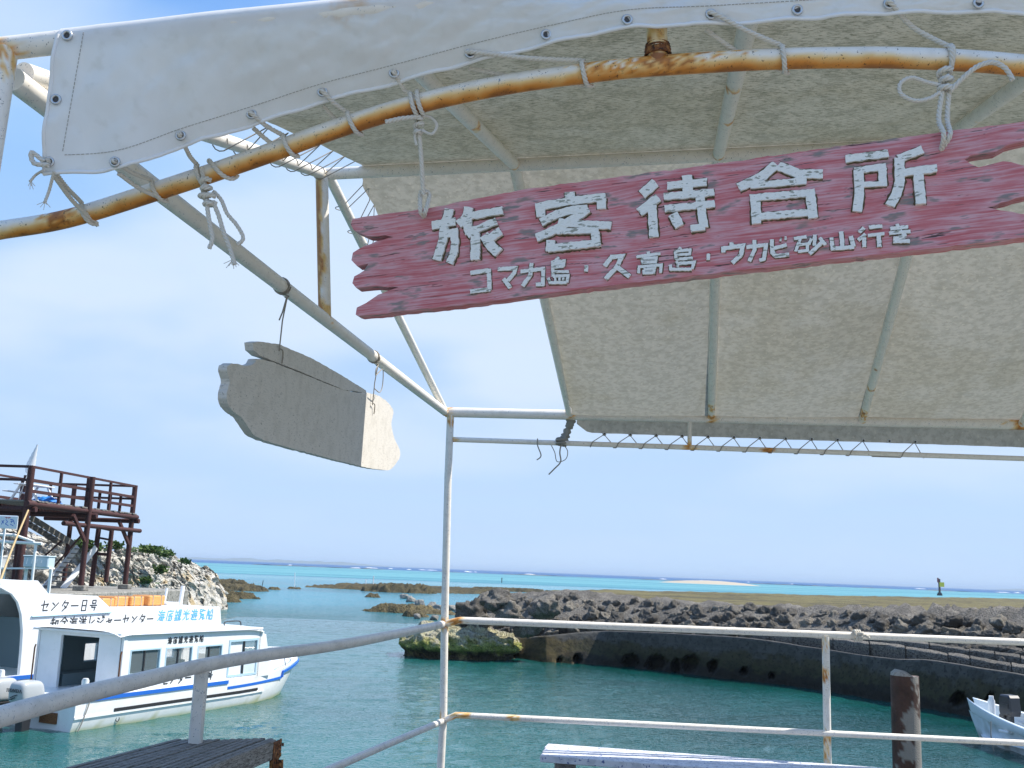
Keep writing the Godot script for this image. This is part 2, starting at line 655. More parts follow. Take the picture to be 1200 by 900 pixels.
	M.cabin_inside = mat(0.17, 0.23, 0.25, 0.7)
	M.black_rubber = mat(0.02, 0.021, 0.024, 0.6)
	M.motor_grey = mat(0.42, 0.44, 0.45, 0.28)
	M.motor_black = mat(0.028, 0.029, 0.033, 0.35, null, 1.0, null, 0.0, true)
	M.steel_bright = mat(0.6, 0.6, 0.6, 0.3)
	M.steel_bright.metallic = 0.9
	M.pane = mat(0.55, 0.65, 0.68, 0.03)
	M.pane.transparency = BaseMaterial3D.TRANSPARENCY_ALPHA
	M.pane.albedo_color.a = 0.12
	M.orange_box = mat(0.74, 0.34, 0.10, 0.6, picture(S, S, func(k): return mix3(Color(1, 1, 1), Color(0.75, 0.72, 0.68), (b[k] - 125.0) / 50.0)), 1.0)
	M.white_plain = mat(0.80, 0.81, 0.82, 0.45)
	M.blue_tarp = mat(0.02, 0.20, 0.62, 0.5)
	M.red_cloth = mat(0.62, 0.06, 0.06, 0.7)
	M.pale_box = mat(0.50, 0.60, 0.66, 0.5)
	M.yellow = mat(0.70, 0.55, 0.03, 0.5)
	M.sand = mat(0.42, 0.36, 0.27, 0.95)
	M.island = mat(0.10, 0.12, 0.065, 1.0)
	M.leaf = mat(0.075, 0.13, 0.028, 0.6, null, 1.0, null, 0.0, true)
	M.leaf.backlight_enabled = true
	M.leaf.backlight = Color(0.25, 0.4, 0.1)
	M.pile = mat(1, 1, 1, 0.85, picture(S, S, func(k):
		var c := Color(0.13, 0.055, 0.04)
		c = mix3(c, Color(0.09, 0.06, 0.05), (b[k] - 120.0) / 40.0)
		return c), 1.5, grey(f, S), 0.3)
	var pile_paint := picture(S, S, func(k):
		var c := Color(0.40, 0.37, 0.33)
		c = mix3(c, Color(0.30, 0.27, 0.24), (b[k] - 120.0) / 40.0)
		return c)
	M.pile_paint = mat(1, 1, 1, 0.85, pile_paint, 2.0, grey(f, S), 0.3)
	# water: ripples as relief, colour of depth, bed and painted wall reflection in the vertices
	var rip := field(61, 0.035, S, 4)
	M.water = mat(1, 1, 1, 0.03, null, 0.55, grey(rip, S), 1.6, true)
	M.water.uv1_world_triplanar = true
	M.water.uv1_scale = Vector3(0.35, 0.35, 0.55)
	M.water.metallic_specular = 0.46
	M.lagoon = mat(1, 1, 1, 0.16, null, 0.1, grey(rip, S), 22.0, true)
	M.lagoon.uv1_world_triplanar = true
	M.lagoon.uv1_scale = Vector3(0.05, 0.05, 0.09)
	M.lagoon.metallic_specular = 0.28
	M.open_sea = mat(1, 1, 1, 0.45, null, 0.02, grey(rip, S), 60.0, true)
	M.open_sea.uv1_world_triplanar = true
	M.open_sea.uv1_scale = Vector3(0.012, 0.012, 0.012)
	M.open_sea.metallic_specular = 0.15
	M.foam = mat(0.8, 0.8, 0.8, 0.9)


# ---------------------------------------------------------------- sea and dock

func sea_colour(x: float, z: float) -> Color:
	var d := -z
	var n1 := noise.get_noise_2d(x * 0.035 + 4.0, z * 0.05)
	var n2 := fine.get_noise_2d(x * 0.16, z * 0.30 + 9.0)
	# the sea wall's dark reflection is painted along it; elsewhere sand shows through
	var wall_reflection := smoothstep(-1.0, 5.0, x + 0.10 * (d - 26.0) + 5.0 * n1 + 1.5 * n2)
	var harbour := mix3(Color(0.014, 0.108, 0.099), Color(0.003, 0.046, 0.039), wall_reflection * 0.75 + 0.12 - 0.8 * n1 - 0.3 * n2)
	var n3 := noise.get_noise_2d(x * 0.010 + 14.0, z * 0.035 + 3.0)
	var channel := mix3(Color(0.045, 0.215, 0.275), Color(0.030, 0.120, 0.165), 0.35 + 1.6 * n3)
	var n4 := noise.get_noise_2d(x * 0.0035 + 2.0, z * 0.012)
	var shoal := mix3(Color(0.12, 0.31, 0.35), Color(0.065, 0.21, 0.27), 0.15 + 1.9 * n4)
	var deep := Color(0.035, 0.105, 0.25)
	var c := harbour.lerp(channel, smoothstep(45.0, 100.0, d + 20.0 * n1))
	c = c.lerp(shoal, smoothstep(120.0, 260.0, d + 60.0 * n3))
	return c.lerp(deep, smoothstep(850.0, 1100.0, d + 120.0 * n4))


func sheet(xs: Array, zs: Array, hole: Rect2, m: Material, called: String) -> void:
	var s := Shape.new()
	for z in zs:
		for x in xs:
			s.v.append(Vector3(x, SEA, z))
			s.n.append(Vector3.UP)
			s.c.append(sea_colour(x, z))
			s.t.append(Vector2.ZERO)
	for b in zs.size() - 1:
		for a in xs.size() - 1:
			var mid := Vector2((xs[a] + xs[a + 1]) * 0.5, (zs[b] + zs[b + 1]) * 0.5)
			if hole.has_point(mid):
				continue
			var q: int = b * xs.size() + a
			var r: int = q + xs.size()
			# zs run away from the eye (decreasing)
			s.i.append_array(PackedInt32Array([q, r, r + 1, q, r + 1, q + 1]))
	setting(called, s, m)


func steps(from: float, to: float, by: float) -> Array:
	var out := []
	var k := int(round(absf(to - from) / by))
	for q in k + 1:
		out.append(lerpf(from, to, float(q) / k))
	return out


func build_sea() -> void:
	# harbour basin with real ripples
	var x0 := -16.0
	var x1 := 20.0
	var z0 := -7.0
	var z1 := -63.0
	var nx := 240
	var nz := 380
	var s := Shape.new()
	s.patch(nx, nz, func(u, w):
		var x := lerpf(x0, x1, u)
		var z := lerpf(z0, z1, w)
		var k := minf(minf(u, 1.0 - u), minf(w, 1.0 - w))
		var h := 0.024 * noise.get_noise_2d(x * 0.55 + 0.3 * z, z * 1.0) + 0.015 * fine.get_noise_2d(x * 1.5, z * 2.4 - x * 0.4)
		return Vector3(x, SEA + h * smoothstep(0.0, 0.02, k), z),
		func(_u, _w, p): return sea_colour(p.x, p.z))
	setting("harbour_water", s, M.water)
	var hx := steps(-400.0, x0, 6.0) + steps(x0, x1, 4.0).slice(1) + steps(x1, 400.0, 6.0).slice(1)
	var hz := steps(60.0, z0, 8.0) + steps(z0, z1, 4.0).slice(1) + steps(z1, -260.0, 4.0).slice(1)
	sheet(hx, hz, Rect2(x0, z1, x1 - x0, z0 - z1), M.lagoon, "lagoon_water")
	var oz := [-260.0]
	while oz[-1] > -9500.0:
		oz.append(oz[-1] * 1.035)
	sheet(steps(-7000.0, 7000.0, 56.0), oz, Rect2(0, 0, 0, 0), M.open_sea, "sea")


func build_dock() -> void:
	# the roofed dock head, and an unseen quay apron behind the camera, added to bounce sunlight
	var s := Shape.new()
	s.box(Vector3(1.6, -0.9, -2.55), Vector3(6.0, 1.8, 8.5), Basis(), Color(2.05, 1.85, 1.6), 0.03)
	s.box(Vector3(1.6, -2.4, -2.55), Vector3(5.6, 1.2, 8.1))
	setting("dock_floor", s, M.deck_slab)
	s = Shape.new()
	s.box(Vector3(0.0, -1.5, 16.7), Vector3(44.0, 3.0, 30.0), Basis(), Color(2.05, 1.85, 1.6), 0.03)
	setting("bounce_apron", s, M.deck_slab)


# ---------------------------------------------------------------- pipe frame

func rusty(low: float, joints: Array, salt := 0.0, coat := Color(1, 1, 1)) -> Callable:
	return func(_s, an, w: Vector3):
		var f := noise.get_noise_3d(w.x * 7.0 + salt, w.y * 7.0, w.z * 7.0) * 0.9 + fine.get_noise_3d(w.x * 30.0, w.y * 30.0 + salt, w.z * 30.0) * 0.28
		var k := 0.0
		if low > 0.0:
			k = clampf((0.30 * noise.get_noise_2d(w.x * 1.6 + salt, 5.0) - sin(an) * 0.85 + f * 0.42 + low - 1.0) * 1.0, 0.0, 1.0)
		for j in joints:
			var r: float = j[1]
			var t: float = 0.85 - (w.distance_to(j[0]) / r) + f * 0.7 + 0.9 * fine.get_noise_3d(w.x * 75.0 + salt, w.y * 75.0, w.z * 75.0)
			k = maxf(k, clampf(t * 1.3, 0.0, 1.0))
		var c := coat
		c = mix3(c, Color(1.0, 0.74, 0.33), k * 2.2)
		c = mix3(c, Color(0.80, 0.33, 0.055), (k - 0.36) * 2.2)
		return mix3(c, Color(0.20, 0.065, 0.02), (k - 0.86) * 4.0)


func split(pts: Array, step: float) -> Array:
	var out := []
	for q in pts.size() - 1:
		var m := maxi(1, int(pts[q].distance_to(pts[q + 1]) / step))
		for k in m:
			out.append(pts[q].lerp(pts[q + 1], float(k) / m))
	out.append(pts[-1])
	return out


func pipe(called: String, pts: Array, r: float, paint: Callable, parent: Node3D, step := 0.02, sides := 18) -> MeshInstance3D:
	var s := Shape.new()
	s.tube(split(pts, step), r, sides, paint)
	return part(called, s, M.steel, parent)


var corner: Vector3      # rear left corner of the roof frame
var inward: Vector3      # horizontal, along the left side towards the sea
var front_end: Vector3
var ridge0: Vector3
var ridge1: Vector3
var eave1: Vector3
var lower_chord := []
var upper_chord := []
var thin0: Vector3
var thin1: Vector3
var rib_ends := []

const LOWER := [[-40, 278, 2.30], [0, 270, 2.29], [80, 256, 2.26], [190, 222, 2.21], [300, 185, 2.165], [400, 149, 2.12], [500, 119, 2.08], [600, 98, 2.045], [700, 84, 2.01], [770, 77, 1.985], [900, 69.5, 1.95], [1000, 67.5, 1.93], [1060, 68, 1.92], [1130, 71, 1.91], [1200, 77, 1.90], [1330, 92, 1.88], [1600, 148, 1.86], [1900, 242, 1.84], [2150, 330, 1.82]]
const UPPER := [[-30, 61, 1.98], [40, 53, 1.98], [120, 44, 1.98], [250, 29, 1.975], [400, 14, 1.97], [600, -4, 1.96], [800, -13, 1.94], [1000, -16, 1.92], [1200, -10, 1.90], [1400, 8, 1.88], [1650, 38, 1.86], [1900, 78, 1.84], [2150, 126, 1.82]]


func chord(list: Array) -> Array:
	var p := []
	for k in list:
		p.append(at(k[0], k[1], k[2]))
	return p


func build_frame() -> void:
	corner = at(522, 483, 6.5)
	var r := ray(772, 675.5)
	inward = Vector3(r.x, 0, r.z).normalized()
	front_end = corner - inward * 4.52
	ridge0 = at(379, 204, 4.1)
	var rm := on(840, 182, ridge0.y)
	ridge1 = ridge0 + (rm - ridge0) * 2.3
	eave1 = corner + (at(1200, 498, 6.5) - corner) * 1.3
	thin0 = at(531, 515, 6.5)
	thin1 = thin0 + (at(1200, 537.5, 6.5) - thin0) * 1.3
	lower_chord = Shape.smooth_line(chord(LOWER), 0.02)
	upper_chord = Shape.smooth_line(chord(UPPER), 0.02)
	var f := thing("shelter_frame", "white painted pipe frame of the open waiting shelter, rusting at its welds", "shelter frame")
	var beam := 0.026
	# posts
	var foot := at(518, 900, 6.5)
	var post_foot := Vector3(foot.x - 0.01, 0.0, -6.5)
	pipe("post", [post_foot, at(519.5, 840, 6.5), at(521, 730, 6.5), at(525, 560, 6.5), at(528, 487, 6.5)], 0.0235, rusty(0.0, [[at(528, 492, 6.5), 0.05], [at(521, 730, 6.5), 0.045], [at(519, 842, 6.5), 0.05]]), f)
	var pt := at(8, 58, 1.975)
	pipe("post", [Vector3(pt.x - 0.05, 0.0, pt.z), pt], 0.0225, rusty(0.0, [[at(2, 66, 1.97), 0.05], [at(0, 62, 1.96), 0.03]], 3.0), f, 0.012, 22)
	# left side: level beam, two rafters, king post
	pipe("side_beam", [front_end, corner], beam, rusty(0.0, [[corner, 0.07], [at(376, 370, 4.12), 0.075]], 1.0), f)
	var ra := front_end + Vector3(0.005, 0.03, -0.03)
	pipe("rafter", [ra, ridge0], 0.023, rusty(0.0, [[ridge0, 0.05]], 5.0), f)
	pipe("rafter", [ridge0 + Vector3(0.02, 0, -0.02), corner], 0.022, rusty(0.0, [[corner, 0.07]], 6.0), f)
	var kp := ridge0 + Vector3(-0.005, 0, 0.012)
	var king := corner.lerp(front_end, (corner.z - kp.z) / (corner.z - front_end.z))
	# the king post has rusted down its left side
	var ks := Shape.new()
	ks.tube(split([king, kp], 0.012), 0.0265, 20, func(_s, _an, w: Vector3):
		var q := noise.get_noise_3d(w.x * 20.0, w.y * 7.0, w.z * 20.0)
		var mid := lerpf(king.x, kp.x, (w.y - king.y) / (kp.y - king.y))
		var k := clampf((mid - w.x) * 34.0 + 0.30 + q * 1.5, 0.0, 1.0)
		if w.y < king.y + 0.06:
			k = maxf(k, 0.55 + q)
		var c := mix3(Color(1, 1, 1), Color(0.90, 0.62, 0.25), k * 1.7)
		return mix3(c, Color(0.55, 0.24, 0.06), (k - 0.72) * 4.0))
	part("king_post", ks, M.steel, f)
	# ridge, eave and the thin pipe the rear hem is laced to
	pipe("ridge_purlin", [ridge0, ridge1], 0.0255, rusty(0.0, [[at(603, 192, 4.05), 0.05]], 8.0), f)
	pipe("eave_beam", [corner, eave1], 0.032, rusty(0.0, [[corner, 0.05], [at(668, 485, 6.5), 0.05], [at(833, 492, 6.5), 0.05], [at(1195, 498, 6.5), 0.10]], 9.0), f)
	pipe("lacing_pipe", [thin0, thin1], 0.0165, rusty(0.0, [[thin0, 0.04], [at(808, 524, 6.5), 0.07], [at(900, 528, 6.5), 0.05]], 10.0), f, 0.02, 12)
	for px in [808.0, 1290.0]:
		var top: Vector3 = corner + (eave1 - corner) * ((px - 522.0) / ((1200.0 - 522.0) * 1.3))
		var low: Vector3 = thin0 + (thin1 - thin0) * ((px - 531.0) / ((1200.0 - 531.0) * 1.3))
		pipe("hanger", [low, top], 0.014, rusty(0.0, [[low, 0.05]], 12.0), f, 0.02, 12)
	# ribs over the ridge: eave, ridge, front chord
	var ribs := [[[668, 485], [603, 192], [425, 18, 1.99]], [[833, 491], [842, 182], [884, -6, 1.95]], [[1010, 494], [1098, 170], [1330, 0, 1.90]], [[1197, 498], [1390, 158], null]]
	for q in ribs.size():
		var e: Vector3 = corner + (eave1 - corner) * ((ribs[q][0][0] - 522.0) / ((1200.0 - 522.0) * 1.3))
		var g := along_ridge(ribs[q][1][0])
		rib_ends.append([g, e])
		var streak := [[e, 0.05]]
		for k in 6:
			streak.append([e.lerp(g, 0.02 + 0.30 * pow(rng.randf(), 1.6)) + Vector3(rng.randf_range(-0.020, 0.004), -0.020, 0.004), rng.randf_range(0.02, 0.045)])
		pipe("rib", [e, g], 0.025, rusty(0.0, streak if q > 0 else [[e, 0.05]], 20.0 + q), f)
		if ribs[q][2] != null:
			var t := at(ribs[q][2][0], ribs[q][2][1], ribs[q][2][2])
			pipe("rib", [g, t], 0.0235, rusty(0.0, [[t, 0.10], [g + Vector3(0, -0.02, 0), 0.04], [g.lerp(t, rng.randf_range(0.3, 0.5)) + Vector3(0.018, -0.012, 0), 0.026], [g.lerp(t, rng.randf_range(0.5, 0.8)) + Vector3(-0.012, -0.016, 0), 0.034]], 30.0 + q), f)
	# right end, out of the picture: posts, level beam and rafters
	var fr := at(2140, 124, 1.82)
	var re := eave1
	pipe("post", [Vector3(re.x, 0, re.z), re], 0.0235, rusty(0.0, [], 70.0), f)
	pipe("post", [Vector3(fr.x, 0, fr.z), fr], 0.0225, rusty(0.0, [], 71.0), f)
	pipe("side_beam", [fr, re], 0.026, rusty(0.0, [], 72.0), f)
	pipe("rafter", [fr, ridge1], 0.022, rusty(0.0, [], 73.0), f)
	pipe("rafter", [ridge1, re], 0.022, rusty(0.0, [], 74.0), f)
	# front truss: covered upper chord, bare arched lower chord, rusted strut
	var us := Shape.new()
	us.tube(upper_chord, 0.0243, 22, rusty(0.0, [[at(0, 64, 1.96), 0.05], [at(-6, 55, 1.95), 0.05]], 40.0))
	part("upper_chord", us, M.steel, f)
	var ls := Shape.new()
	var joint := at(772, 72, 1.985)
	ls.tube(Shape.smooth_line(chord(LOWER), 0.010), 0.0215, 26, rusty(1.06, [[at(76, 258, 2.26), 0.075], [joint, 0.19]], 50.0))
	part("lower_chord", ls, M.steel, f)
	pipe("strut", [at(771, 74, 1.985), at(768, -12, 1.968)], 0.0215, func(_s, _an, w: Vector3):
		var q := noise.get_noise_3d(w.x * 30.0, w.y * 30.0, w.z * 30.0)
		var k := clampf(0.62 + q * 1.2 + (0.5 if w.y < at(771, 66, 1.985).y else 0.0), 0.0, 1.0)
		var c := mix3(Color(1, 0.95, 0.75), Color(0.86, 0.60, 0.24), k * 1.6)
		c = mix3(c, Color(0.50, 0.19, 0.04), (k - 0.70) * 4.0)
		return mix3(c, Color(0.13, 0.045, 0.02), (k - 0.95) * 8.0), f, 0.006, 22)
	# flaking weld collar where the strut meets the chord
	var cs := Shape.new()
	cs.tube(Shape.smooth_line([at(770.5, 52, 1.985), at(770.7, 58, 1.985), at(771, 66, 1.985)], 0.003), [0.0225, 0.0265, 0.0240, 0.0275, 0.0250, 0.0285, 0.0260, 0.0280, 0.0290, 0.0280, 0.0300, 0.0290, 0.0300, 0.0300, 0.03, 0.03, 0.03, 0.03], 14)
	part("weld_collar", cs, M.rust, f)


func along_ridge(px: float) -> Vector3:
	# the point of the ridge seen in that column
	var k0 := 0.0
	var k1 := 1.0
	for q in 30:
		var k := (k0 + k1) * 0.5
		var p := look.inverse() * (ridge0.lerp(ridge1, k) - EYE)
		if 600.0 + FOCAL * p.x / -p.z < px:
			k0 = k
		else:
			k1 = k
	return ridge0.lerp(ridge1, k0)


func along_line(a: Vector3, b: Vector3, px: float) -> Vector3:
	var k0 := 0.0
	var k1 := 1.0
	for q in 30:
		var k := (k0 + k1) * 0.5
		var p := look.inverse() * (a.lerp(b, k) - EYE)
		if 600.0 + FOCAL * p.x / -p.z < px:
			k0 = k
		else:
			k1 = k
	return a.lerp(b, k0)


# ---------------------------------------------------------------- tarpaulin

const EDGE := [[50, 203, 2.04], [135, 198, 2.05], [212, 172, 2.07], [295, 146, 2.08], [378, 119, 2.07], [462, 97, 2.05], [552, 73, 2.02], [640, 52, 1.975], [735, 33, 1.935], [833, 28, 1.915], [935, 22, 1.90], [1041, 15, 1.89], [1146, 14, 1.89], [1250, 18, 1.88], [1400, 34, 1.86], [1650, 84, 1.85], [1900, 160, 1.83], [2140, 250, 1.81]]
const EYES := [[58, 190], [135, 190], [212, 159], [295, 134], [378, 108], [462, 86], [551, 63], [640, 41], [735, 23.5], [833, 17], [934, 12], [1041, 5], [1146, 4]]


func polyline(list: Array, px: float) -> Array:
	for k in list.size() - 1:
		if px <= list[k + 1][0] or k == list.size() - 2:
			var t: float = (px - list[k][0]) / (list[k + 1][0] - list[k][0])
			var out := [px]
			for j in range(1, list[k].size()):
				# soft interpolation between the surveyed points
				var p0: float = list[maxi(k - 1, 0)][j]
				var p3: float = list[mini(k + 2, list.size() - 1)][j]
				out.append(cubic_interpolate(list[k][j], list[k + 1][j], p0, p3, t))
			return out
	return list[0]


# the hanging front cloth: u along the chord, w 0 at the top fold, 1 at the lower hem
func valance(u: float, w: float) -> Vector3:
	var px_low := lerpf(50.0, 2140.0, u)
	var px_up := lerpf(74.0, 2140.0, u)
	var e := polyline(EDGE, px_low)
	var t := polyline(UPPER, px_up)
	var low := at(px_low, e[1], e[2])
	var mid := at(px_up, t[1], t[2])
	var out := Vector3(0, 0, 1)
	if w < 0.18:
		# over the chord from behind
		var an := lerpf(-0.4, PI * 0.5, w / 0.18)
		return mid + Vector3(0, cos(an), sin(an)) * 0.0275
	var k := (w - 0.18) / 0.82
	var top := mid + Vector3(0, 0, 0.0275)
	var p := top.lerp(low, k)
	var droop := sin(k * PI) * 0.012
	var wr := noise.get_noise_3d(px_low * 0.012, k * 1.6, 3.0) * 0.012 + fine.get_noise_3d(px_low * 0.030 + k * 2.5, k * 3.0, 1.0) * 0.0050
	# puckers radiate from each eyelet near the hem and the folded left corner
	var pucker := sin((px_low - 50.0) / 84.0 * TAU) * 0.004 * k * k
	wr += 0.006 * exp(-u * 34.0) * sin(k * 11.0 + u * 94.0)
	return p + out * (droop + wr * minf(1.0, k * 4.0) * (1.0 - 0.4 * k) + pucker)


func valance_at(px: float, py: float) -> Vector3:
	# nearest surveyed point of the cloth seen at that pixel
	var u := (px - 50.0) / 2090.0
	var a := 0.18
	var b := 1.0
	for q in 24:
		var m := (a + b) * 0.5
		for _k in 3:
			var p0 := look.inverse() * (valance(u, m) - EYE)
			u += (px - (600.0 + FOCAL * p0.x / -p0.z)) / 2090.0
		var p := look.inverse() * (valance(u, m) - EYE)
		if 450.0 - FOCAL * p.y / -p.z < py:
			a = m
		else:
			b = m
	return valance(u, a)


func build_tarp() -> void:
	var t := thing("canopy_tarp", "weathered white tarpaulin stretched over the shelter roof with laced front flap", "tarpaulin")
	var vs := Shape.new()
	var stain := at(415, 6, 1.99)
	vs.patch(470, 40, func(u, w): return valance(u, w), func(_u, _w, p: Vector3):
		var f := noise.get_noise_3d(p.x * 14.0, p.y * 14.0, p.z * 14.0) * 0.8 + fine.get_noise_3d(p.x * 60.0, p.y * 50.0, 0.0) * 0.5
		var d := Vector2((p.x - stain.x) * 1.4, (p.y - stain.y) * 0.75).length()
		var k := clampf(1.0 - d / 0.055 + f * 0.9, 0.0, 1.0)
		return mix3(Color(1, 1, 1), Color(0.86, 0.55, 0.26), k * 0.8), true)
	part("front_flap", vs, M.pvc, t)
	# water stains with drying rims
	var stains := func(_u, _w, p: Vector3):
		var f := noise.get_noise_2d(p.x * 0.9 + 3.0, p.z * 0.7) + 0.35 * fine.get_noise_2d(p.x * 4.0, p.z * 4.0)
		return mix3(Color(1, 1, 1), Color(0.90, 0.885, 0.84), smoothstep(-0.15, 0.35, f))
	# roof, front slope: from the upper chord to the ridge
	var lift := Vector3(0, 0.031, 0)
	var fs := Shape.new()
	var rl := along_ridge(424.0)
	var rr := ridge1
	fs.patch(190, 40, func(u, w):
		var px := lerpf(74.0, 2140.0, u)
		var c := polyline(UPPER, px)
		var a := at(px, c[1], c[2]) + Vector3(0, 0.0265, -0.006)
		var b := rl.lerp(rr, u) + lift
		var p := a.lerp(b, w)
		return p + Vector3(0, 0.012 * sin(w * PI) * (0.4 + noise.get_noise_2d(u * 6.0, w * 3.0)) + 0.005 * fine.get_noise_2d(p.x * 6.0 - p.z * 3.0, w * 2.0) * sin(w * PI), 0), stains)
	part("front_slope", fs, M.tarp_mildew, t)
	# roof, rear slope: torn away at its left, so it begins at a slanting edge
	var e0 := corner
	var plane := Plane(ridge0 + lift, ridge1 + lift, e0 + lift)
	var cut := []
	for px in [[424, 205], [427, 222], [441, 247], [470, 290], [520, 314], [626, 331], [636, 354], [646, 396], [660, 446], [671, 487]]:
		var hit = plane.intersects_ray(EYE, ray(px[0], px[1]))
		cut.append(hit)
	var zr := ridge0.z
	var rs := Shape.new()
	var hang := func(p: Vector3, w: float) -> float:
		# the sheet sags between its ribs
		for q in rib_ends.size() - 1:
			var a: float = lerpf(rib_ends[q][0].x, rib_ends[q][1].x, w)
			var b: float = lerpf(rib_ends[q + 1][0].x, rib_ends[q + 1][1].x, w)
			if p.x >= a and p.x < b:
				return sin((p.x - a) / (b - a) * PI)
		return 0.0
	rs.patch(130, 70, func(u, w):
		var right: Vector3 = rr.lerp(corner.lerp(eave1, 1.0), w) + lift
		# left limit at this height
		var left: Vector3 = rl.lerp(along_line(corner, eave1, 671.0), w) + lift
		var zl := left.z
		for k in cut.size() - 1:
			if cut[k].z >= zl and cut[k + 1].z <= zl:
				left = cut[k].lerp(cut[k + 1], (cut[k].z - zl) / (cut[k].z - cut[k + 1].z))
		if u == 0.0:
			left.x += 0.012 * fine.get_noise_2d(w * 40.0, 2.0) + 0.01 * noise.get_noise_2d(w * 14.0, 8.0)
		var p := left.lerp(right, u)
		return p + Vector3(0, -0.030 * hang.call(p, w) * pow(sin(w * PI), 0.6) + (0.004 * fine.get_noise_2d(p.x * 7.0 + p.z * 4.0, w * 2.0) + 0.006 * noise.get_noise_2d(p.x * 2.0, p.z * 2.0)) * sin(w * PI), 0), stains, true)
	part("rear_slope", rs, M.tarp_under, t)
	# rear hem hanging behind the eave
	var hs := Shape.new()
	hs.patch(110, 8, func(u, w):
		var px := lerpf(676.0, 1330.0, u)
		var a := along_line(corner, eave1, px) + Vector3(0, 0.031, -0.012)
		var low := at(px, lerpf(506.0, 528.0, (px - 676.0) / 654.0) + 0.15 * sin(px * 0.205), 6.53)
		if px < 690.0:
			low.y += (690.0 - px) * 0.004
		var p := a.lerp(low, w)
		p.z -= 0.03 * sin(minf(w * 3.0, 1.0) * PI * 0.5) + 0.003 * noise.get_noise_2d(px * 0.02, w * 2.0)
		return p)
	part("rear_hem", hs, M.tarp_under, t)
	# rolled edge and stitching of the front flap
	var line := []
	for q in 471:
		line.append(valance(q / 470.0, 1.0))
	var es := Shape.new()
	es.tube(line, 0.0042, 8)
	part("hem_cord", es, M.hem, t)
	line = []
	for q in 40:
		line.append(valance(0.0, lerpf(0.17, 1.0, q / 39.0)))
	es = Shape.new()
	es.tube(line, 0.0042, 8)
	part("hem_cord", es, M.hem, t)
	var st := Shape.new()
	var seam := []
	for q in 900:
		var px := lerpf(76.0, 1300.0, q / 899.0)
		var e := polyline(EDGE, px)
		seam.append(valance_at(px, maxf(e[1] - 21.0, -20.0)) + Vector3(0, 0, 0.001))
	dashes(st, seam, 0.0009, 0.007)
	seam = []
	for q in 60:
		var k := q / 59.0
		seam.append(valance_at(lerpf(98.0, 73.0, k), lerpf(38.0, 181.0, k)) + Vector3(0, 0, 0.001))
	dashes(st, seam, 0.0009, 0.007)
	part("stitching", st, M.thread, t)
	# eyelets
	var list := EYES.duplicate()
	list.append_array([[79, 42], [66, 117]])
	for q in list.size():
		var p := valance_at(list[q][0], list[q][1])
		eyelet(t, p, Vector3(0, -0.12, 1).normalized(), 0.0118)
	for q in 13:
		var px := 708.0 + q * 30.3
		var p := at(px, lerpf(508.0, 520.5, (px - 700.0) / 500.0), 6.535)
		eyelet(t, p + Vector3(0, -0.004, 0.012), Vector3(0, 0, 1), 0.013)
	# torn corner bundled and tied to the thin pipe
	var bs := Shape.new()
	var b0 := at(668, 497, 6.53)
	bs.tube(Shape.smooth_line([at(671, 484, 6.52), b0, at(664, 507, 6.53), at(660, 516, 6.51), at(652, 517, 6.49)], 0.008), crumple(0.034), 14)
	part("torn_corner", bs, M.tarp_under, t)


func crumple(r: float) -> Array:
	var out := []
	for q in 60:
		out.append(r * (0.72 + 0.55 * noise.get_noise_2d(q * 0.32, 4.0)))
	return out


func dashes(s: Shape, line: Array, r: float, each: float) -> void:
	var dist := 0.0
	var run := []
	for q in line.size():
		if q > 0:
			dist += line[q].distance_to(line[q - 1])
		run.append(line[q])
		if dist > each and run.size() > 1:
			s.tube([run[0], run[0].lerp(run[-1], 0.75)], r, 4)
			dist = 0.0
			run = [line[q]]


func eyelet(parent: Node3D, p: Vector3, face: Vector3, r: float) -> void:
	var s := Shape.new()
	var x := face.cross(Vector3.UP).normalized()
	var y := x.cross(face).normalized()
	var ring := []
	for q in 19:
		var an := TAU * q / 18.0
		ring.append(p + face * 0.002 + (x * cos(an) + y * sin(an)) * r * 0.74)
	s.tube(ring, r * 0.27, 8, null, false)
	var o := part("eyelet", s, M.eyelet, parent)
	var h := Shape.new()
	for q in 12:
		var a0 := TAU * q / 12.0
		var a1 := TAU * (q + 1) / 12.0
		h.tri(p + face * 0.0015, p + face * 0.0015 + (x * cos(a0) + y * sin(a0)) * r * 0.6, p + face * 0.0015 + (x * cos(a1) + y * sin(a1)) * r * 0.6, face)
	part("shade_disc", h, M.eyelet_hole_shade, o)  # dark disc painted as the shaded hole; the cloth is not cut


# ---------------------------------------------------------------- ropes

func chord_at(px: float) -> Vector3:
	var c := polyline(LOWER, px)
	return at(px, c[1], c[2])


# once round the chord, seen from the front, entering at the top front
func round_pipe(px: float, from: float, to: float, r: float, drift: float) -> Array:
	var p := chord_at(px)
	var d := (chord_at(px + 10.0) - chord_at(px - 10.0)).normalized()
	var up := (Vector3.UP - d * d.dot(Vector3.UP)).normalized()
	var out := d.cross(up)
	var list := []
	for q in 13:
		var k := q / 12.0
		var an := lerpf(from, to, k)
		list.append(p + (out * cos(an) + up * sin(an)) * (0.0215 + r) + d * drift * k)
	return list


func knot(s: Shape, p: Vector3, size: float, r: float, turns: int, tall: float) -> void:
	var list := []
	for q in turns * 10 + 1:
		var an := TAU * q / 10.0
		var k := float(q) / (turns * 10)
		list.append(p + Vector3(cos(an) * size * (0.8 + 0.3 * sin(k * 9.0)), tall * (0.5 - k) + 0.006 * sin(an * 0.5 + 1.0), sin(an) * size))
	s.rope(list, r)


